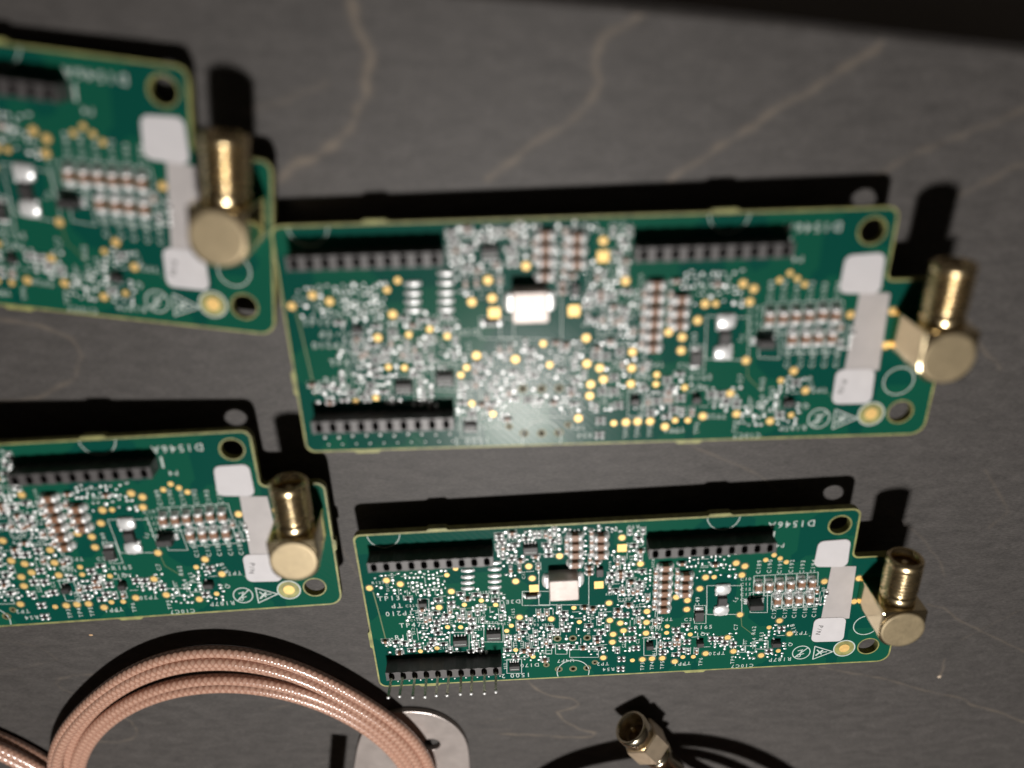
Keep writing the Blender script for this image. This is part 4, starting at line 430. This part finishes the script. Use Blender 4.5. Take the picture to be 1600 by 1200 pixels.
    for x,y,r in RING:
        full=y<-5 and y>-30
        if full: silk.ring((x,y,0),r,.22,.012,0,48)
        elif y>-5: silk.ring((x,y,0),r,.16,.012,0,30,PI+.08,2*PI-.08)
        else:
            a=math.asin(max(-1,min(1,(YB+.5-y)/r))); silk.ring((x,y,0),r,.2,.012,0,36,a,PI-a)
    x,y=SYM1; silk.ring((x,y,0),1.95,.22,.012,0,44); silk.seg((x-1.35,y-1.35),(x+1.35,y+1.35),.24,.0125); text(x-.1,y,'Z',1.5,15); silk.ring((x-.5,y-.9,0),.4,.18,.0128,0,14)
    x,y=SYM2; tri=[(x-1.9,y+1.9),(x-1.9,y-2.0),(x+2.3,y)]
    for i in range(3): silk.seg(tri[i],tri[(i+1)%3],.24,.012)
    silk.seg((x-1.3,y-.8),(x-.1,y+.5),.4,.0125); silk.seg((x-1.2,y+.7),(x-.2,y-.5),.3,.0128); silk.seg((x-.1,y),(x+.9,y+.1),.25,.013)
    ob('silkscreen_print',silk.me('silkscreen_print',[M['silk']]),root)
    tm=mat('exposed_trace_lacquer',(.10,.15,.06),.4)
    for T,w in((TRACE,.28),(TRACE2,.16),(TRACE3,.16)):
        v=[];f=[]
        for i,p in enumerate(T):
            d=(Vector(T[min(i+1,len(T)-1)])-Vector(T[max(i-1,0)])).normalized(); v+=[(p[0]-d.y*w/2,p[1]+d.x*w/2,.006),(p[0]+d.y*w/2,p[1]-d.x*w/2,.006)]
        ob('bare_trace',mesh('bare_trace',v,[(2*i,2*i+1,2*i+3,2*i+2) for i in range(len(T)-1)],tm),root)
    # labels
    def label(name,pts,r,z,m,h=.10):
        v,f=filled(rounded([tuple(p) for p in pts[::-1]],r,6),[],z,z+h,0); g=G(); g.add(v,f); return ob(name,g.me(name,m),root)
    label('label_strip',STRIP,.1,.035,M['liner'],.06)
    a=label('paper_label',ST1,1.3,.10,M['paper'],.09); b=label('paper_label',ST2,1.3,.10,M['paper'],.09)
    g=G(); cx=sum(p[0] for p in ST2)/4; cy=sum(p[1] for p in ST2)/4; text(cx-2.1,cy+.1,'P/N',1.05,-100,.196,g); ob('printed_text',g.me('printed_text',[M['ink']]),b)
    # socket strips
    def socket(x0,x1,y1,y0,name='pin_socket'):
        r=ob(name,None,root,(x0,y0,0)) if 0 else None
        L_=x1-x0;Wd=y1-y0;pt_=L_/10
        o=[];
        for i in range(10):
            o+=[(x0+i*pt_+.0,y0+.0),(x0+i*pt_+pt_*.30,y0+.14),(x0+i*pt_+pt_*.70,y0+.14)]
        o+=[(x1,y0),(x1,y1)]
        for i in range(9,-1,-1):
            o+=[(x0+i*pt_+pt_*.70,y1-.14),(x0+i*pt_+pt_*.30,y1-.14),(x0+i*pt_,y1)]
        o=[p for i,p in enumerate(o) if i==0 or p!=o[i-1]]
        if o[0]==o[-1]: o=o[:-1]
        holes=[[(x0+(i+.5)*pt_+a*.62,(y0+y1)/2+b) for a,b in((-1,-.5),(-.6,-.95),(.6,-.95),(1,-.5),(1,.5),(.6,.95),(-.6,.95),(-1,.5))] for i in range(10)]
        v,f=filled(o,holes,.0,3.9,0); g=G(); g.add(v,f)
        for i in range(10): g.box((x0+(i+.5)*pt_,(y0+y1)/2,.6),(1.1,1.6,1.1),1)
        return ob('pin_socket',g.me('pin_socket',[M['hdr'],M['blk']]),root)
    socket(3.0,28.3,-4.15,-6.65); socket(59.6,85.1,-4.45,-6.95); socket(2.9,28.2,-34.3,-36.8)
    # right-angle coaxial jack
    jack=bpy.data.objects.new('coaxial_jack',None); C.objects.link(jack); jack.parent=root; jack.location=(109.8*MM,-22.4*MM,0)
    v,f=filled(rounded([(-4.5,4.5,.35),(-4.5,-4.5,3.4),(4.5,-4.5,3.4),(4.5,4.5,.35)],1,8),[],0.,10.7,.25); g=G(); g.add(v,f); ob('jack_body',g.me('jack_body',M['brassp']),jack)
    g=G(); g.lathe([(10.5,4.2),(10.75,4.4),(10.95,4.4),(11.05,4.2),(11.07,3.9)],Matrix(),0,56); ob('end_cap',g.me('end_cap',M['brassc']),jack)
    Mx=Matrix.Translation((.25,4.4,6.3))@Matrix.Rotation(-PI/2,4,'X')
    pr=[(0,3.2),(.2,3.45),(1.7,3.45),(1.95,3.3),(2.1,2.95),(2.5,2.95),(2.7,3.4)]
    t=2.9
    while t<8.6: pr+=[(t+.12,3.5),(t+.40,2.95),(t+.48,2.95),(t+.76,3.5)]; t+=.88
    pr+=[(t+.2,3.5),(t+.9,3.5),(t+1.25,3.2),(t+1.25,2.75),(t-1.0,2.55),(t-3.,2.45)]
    g=G(); g.lathe(pr,Mx,0,56); br=ob('threaded_barrel',g.me('threaded_barrel',M['brass']),jack)
    g=G(); g.lathe([(t-3.2,2.4),(t-.9,2.4),(t-.88,.8),(t-.9,.5)],Mx,0,32); ob('insulator',g.me('insulator',M['ptfe']),br)
    g=G(); g.lathe([(t-1.2,.62),(t-.2,.62),(t+.1,.45)],Mx,0,16); ob('centre_contact',g.me('centre_contact',M['brass']),br)
    return root
def copy_tree(o,parent=None):
    c=o.copy(); C.objects.link(c); c.parent=parent
    for ch in list(o.children): copy_tree(ch,c)
    return c
lr=build_board()
boards={'LR':lr}
for k in('UR','LL','UL'): boards[k]=copy_tree(lr)
LAB={'LR':'green circuit board at lower right with ten upright pins plugged into its bottom black socket',
 'UR':'large blurred green circuit board at upper right with glare on its silver parts',
 'LL':'green circuit board at the left edge just above the brown cable coil',
 'UL':'most blurred green circuit board in the top left corner, running off the left edge'}
for k,o in boards.items():
    A,T=POSES[k]; o.matrix_world=Matrix([[*A[i],T[i]*MM] for i in range(3)]+[[0,0,0,1]])
    tag(o,LAB[k],'circuit board','circuit boards with gold coaxial jacks laid out on the table')
for k,(a,dx,dy) in {'UR':(1.0,.1,-.1),'LL':(-1.4,-.15,.2),'UL':(2.2,.2,.1)}.items():
    for ch in boards[k].children:
        if ch.name.startswith('paper_label'):
            c=Vector((102.5,-9.,0) if ch.name.split('.')[0]=='paper_label' and ch.data.name.endswith('label') else (103.,-33.,0))*MM; m_=Matrix.Translation(c)@Matrix.Rotation(math.radians(a),4,'Z')@Matrix.Translation(-c); m_.translation+=Vector((dx,dy,0))*MM; ch.matrix_local=m_
# upright header pins plugged into one socket
g=G(); g.box((0,0,6.4),(.5,.5,5.8),0,0); g.add([(-.25,-.25,9.3),(.25,-.25,9.3),(.25,.25,9.3),(-.25,.25,9.3),(-.1,-.1,9.7),(.1,-.1,9.7),(.1,.1,9.7),(-.1,.1,9.7)],[(0,1,5,4),(1,2,6,5),(2,3,7,6),(3,0,4,7),(4,5,6,7)]); g.dome((0,0,9.6),(.38,.38,.3),1,10,4); pm=g.me('header_pin',[M['pin'],M['solder']])  # brighter dome added on each tip to give it a glint
for i in range(10):
    o=ob('header_pin',pm,lr,(2.9+2.53*(i+.5),-35.55,0)); o.rotation_euler=(random.uniform(-.03,.03),random.uniform(-.03,.03),0)
# feet: soldered posts under each board that reach down to the table
for k,bo in boards.items():
    A,T=POSES[k]; n=Vector((A[0][2],A[1][2],A[2][2]))
    for (x,y) in((10,-6),(66,-8),(12,-36),(66,-34),(96,-30)):
        z=A[2][0]*x+A[2][1]*y+T[2]+A[2][2]*-1.6
        if z<.1: continue
        g=G(); hgt=z/A[2][2]; g.box((0,0,-1.6-hgt/2+.0),(2.2,2.2,max(.1,hgt-.08)),0,.05); ob('underside_post',g.me('underside_post',[M['blk']]),bo,(x,y,0))
def spline(ctrl,n=10):
    out=[]
    for i in range(len(ctrl)-1):
        for k in range(n):
            t=k/n; p0=Vector(ctrl[max(i-1,0)]);p1=Vector(ctrl[i]);p2=Vector(ctrl[i+1]);p3=Vector(ctrl[min(i+2,len(ctrl)-1)])
            out.append(.5*((2*p1)+(-p0+p2)*t+(2*p0-5*p1+4*p2-p3)*t*t+(-p0+3*p1-3*p2+p3)*t**3))
    return out
# ---------------------------------------------------------------- cables
def tube(name,P,rad,m,pitch=1.5,n=24,around=2):
    P=[Vector(p) for p in P]; v=[];f=[];uv=[];L_=0; N_=len(P); up=Vector((0,0,1)); us=[]
    for i,p in enumerate(P):
        if i: L_+=(p-P[i-1]).length
        us.append(L_)
        d=(P[min(i+1,N_-1)]-P[max(i-1,0)]).normalized(); s=d.cross(up).normalized(); t=s.cross(d).normalized()
        for j in range(n):
            a=2*PI*j/n; v.append(tuple(p+s*rad*math.cos(a)+t*rad*math.sin(a)))
    for i in range(N_-1):
        for j in range(n):
            f.append((i*n+j,i*n+(j+1)%n,(i+1)*n+(j+1)%n,(i+1)*n+j)); uv.append(((i,j),(i,j+1),(i+1,j+1),(i+1,j)))
    f.append(tuple(range(n-1,-1,-1))); f.append(tuple((N_-1)*n+j for j in range(n)))
    me=mesh(name,v,f,m,True); ul=me.uv_layers.new(name='UVMap'); k=0
    for q in uv:
        for (i,j) in q: ul.data[k].uv=(us[i]*PI/pitch,2*PI*j/n*around); k+=1
    return me
def coil(params,rad,n=130,wav=0.,start=-PI/2):
    """params: per turn (cx,cy,r,z,lobe)"""
    P=[]; turns=len(params)
    for t in range(turns):
        a=params[t]; b=params[(t+1)%turns] if t+1<turns else a
        for i in range(n):
            th=2*PI*i/n; w=max(0,(i/n-.86)/.14) ; w=w*w*(3-2*w)
            cx,cy,r,z,lb=[p*(1-w)+q*w for p,q in zip(a,b)]
            ang=start-th; rr=r+lb*math.cos(4*(ang-PI/2))+wav*math.sin(5*th+t)
            P.append((cx+rr*math.cos(ang),cy+rr*math.sin(ang),z+.0*math.sin(th)))
    return P
r=1.36
pts=coil([(-67.2,-196.4,43.3,r+.1,.3),(-66.6,-193.6,44.,r+.9,.5),(-66.8,-189.9,44.5,r+.5,.8),(-66.3,-186.3,44.9,2*r+2.2,1.3),(-65.6,-185.1,46.1,r+3.,1.5)],r)
o=ob('coiled_cable',tube('coiled_cable',pts,r,M['braid'])); tag(o,'coil of shiny brown braided coaxial cable arching over the silver bracket at the bottom','cable','brown coaxial cables')
a_,b_=Vector((-39.8,-174.8,10.6)),Vector((-44.7,-202,8.)); g=G(); g.lathe([(0,1.6),(.2,2.0),(26,2.0)],Matrix.Translation(a_)@(b_-a_).to_track_quat('Z','Y').to_matrix().to_4x4(),0,28); ob('crimp_sleeve',g.me('crimp_sleeve',M['nickel']),o)  # unseen sleeve added below the frame only for the stub shadow it casts
pts=coil([(-156.0,-206.,42.0,r+.1,0),(-156,-206.3,45.6,r+.2,0),(-156.2,-206.3,48.8,r+.3,0),(-157,-206.5,49.6,r+2.6,0)],r)
o=ob('coiled_cable',tube('coiled_cable',pts,r,M['braid'])); tag(o,'piece of brown cable coil in the bottom left corner, mostly outside the photo','cable','brown coaxial cables')
# ---------------------------------------------------------------- silver bracket
out=[(p.x,p.y) for p in spline([(x,y,0) for x,y in[(-39.6,-195),(-38.2,-184),(-36,-174),(-33,-167.4),(-28,-163.8),(-22,-163),(-16,-164.6),(-11.3,-169),(-8.8,-175),(-8.2,-183),(-8.4,-195)]],5)]+[(-8.4,-210),(-41,-210)]; out=out[::-1]
v,f=filled(out,[circle((-17.6,-175.6),2.15)],.05,1.5,.2); g=G(); g.add(v,f)
o=ob('metal_bracket',g.me('metal_bracket',M['plate'])); tag(o,'flat silver metal bracket tab with round end and a hole under the brown cable','bracket')
# ---------------------------------------------------------------- loose coaxial plug
def plug(loc,ang,label,tail):
    root=bpy.data.objects.new('cable_plug',None); C.objects.link(root); root.location=[c*MM for c in loc]; root.rotation_euler=(0,0,ang)
    Mx=Matrix.Translation((0,0,4.05))@Matrix.Rotation(PI/2,4,'Y')   # local Z of lathe -> +X
    pr=[(3.6,2.2),(3.5,3.05)]
    t=3.2
    while t>.5: pr+=[(t,3.1),(t-.15,2.92),(t-.3,2.92),(t-.45,3.1)]; t-=.6
    pr+=[(.1,3.15),(0,3.3),(.0,3.6),(.2,3.78),(2.7,3.78),(2.85,3.5),(3.5,3.5),(3.6,3.3)]
    g=G(); g.lathe(pr,Mx,0,56); col=ob('front_collar',g.me('front_collar',M['nickel']),root)
    g=G(); g.lathe([(3.3,2.2),(3.1,2.2),(3.05,.6),(3.0,.5)],Mx,0,32); ob('insulator',g.me('insulator',M['ptfe']),col)
    g=G(); g.lathe([(3.0,.48),(1.0,.48),(.6,.2)],Mx,0,16); ob('centre_pin',g.me('centre_pin',M['brass']),col)
    g=G(); R_=4.05/math.cos(PI/6); a0=math.radians(52)
    hx=[(R_*math.cos(a0+PI/3*i),R_*math.sin(a0+PI/3*i)) for i in range(6)]
    pro=[(3.5,.86),(3.7,.955),(8.6,.955),(8.9,.86)]
    vs=[tuple(Mx@Vector((x*s,y*s,tt))) for tt,s in pro for x,y in hx]
    fs=[(k*6+i,k*6+(i+1)%6,(k+1)*6+(i+1)%6,(k+1)*6+i) for k in range(3) for i in range(6)]+[tuple(range(5,-1,-1)),tuple(range(18,24))]
    g.add(vs,fs); ob('hex_nut',g.me('hex_nut',M['hexn']),root)
    g=G(); g.lathe([(8.7,3.4),(9.4,3.4),(9.5,2.9),(10.4,2.9),(10.5,3.3),(12.,3.3),(12.2,2.3),(19,2.3),(19.2,1.8)],Mx,0,40); ob('crimp_sleeve',g.me('crimp_sleeve',M['nickel']),root)
    o=ob('cable_tail',tube('cable_tail',tail,1.5,M['braid']),root)
    tag(root,label,'connector'); return root
PL=Vector((31.6,-164.0,1.6)); PA=math.atan2(-.8,.6); PS=1.13
wpath=[(31.6+.6*21,-164-.8*21,6.2),(31.6+.6*28,-164-.8*28,6.4),(60,-196,7),(82,-214,5),(84,-245,2.2),(55,-266,2.2),(20,-256,2.2),(0,-232,3),(2,-205,6.5),(14,-188,9.5),(32,-180.,11),(50,-179,11.5),(68,-187,12),(86,-204,10),(100,-225,6),(92,-255,4.5),(60,-272,4.2),(18,-262,4.2),(-8,-232,4.5),(-3,-204,7),(13,-190,9.5),(33,-182.4,10.5),(50,-180.9,11.2),(68,-188.8,11.6),(86,-206,9.5),(92,-232,5),(80,-256,3.5),(40,-258,3.2),(12,-240,4),(6,-210,6),(16,-191.5,8.5),(31,-185.2,9.5),(47,-184,10),(63,-191.5,10.5),(79,-207,9)]  # out-of-view loops, extra turns added to widen and fill the cable's shadow
Mi=(Matrix.Translation(PL)@Matrix.Rotation(PA,4,'Z')@Matrix.Scale(PS,4)).inverted()
tail=[Mi@p for p in spline(wpath)]
pr_=plug(tuple(PL),PA,'loose gold hex plug with open threaded end lying on the table near the bottom edge',tail); pr_.scale=(PS,PS,PS)
# speck of dust and a wood chip
g=G(); g.dome((0,0,0),(.5,.3,.12),0,7,2); o=ob('dust_speck',g.me('dust_speck',mat('tan_dust',(.55,.36,.2),.8)),None,(*SPECK[0],0)); tag(o,'tiny tan speck on the dark table above the coiled cable','speck')
g=G(); g.dome((0,0,0),(.55,.4,.25),0,6,2); o=ob('wood_chip',g.me('wood_chip',mat('pale_chip',(.6,.48,.36),.8)),None,(*SPECK[1],0),.7); tag(o,'tiny pale chip on the table right of the loose plug','speck')
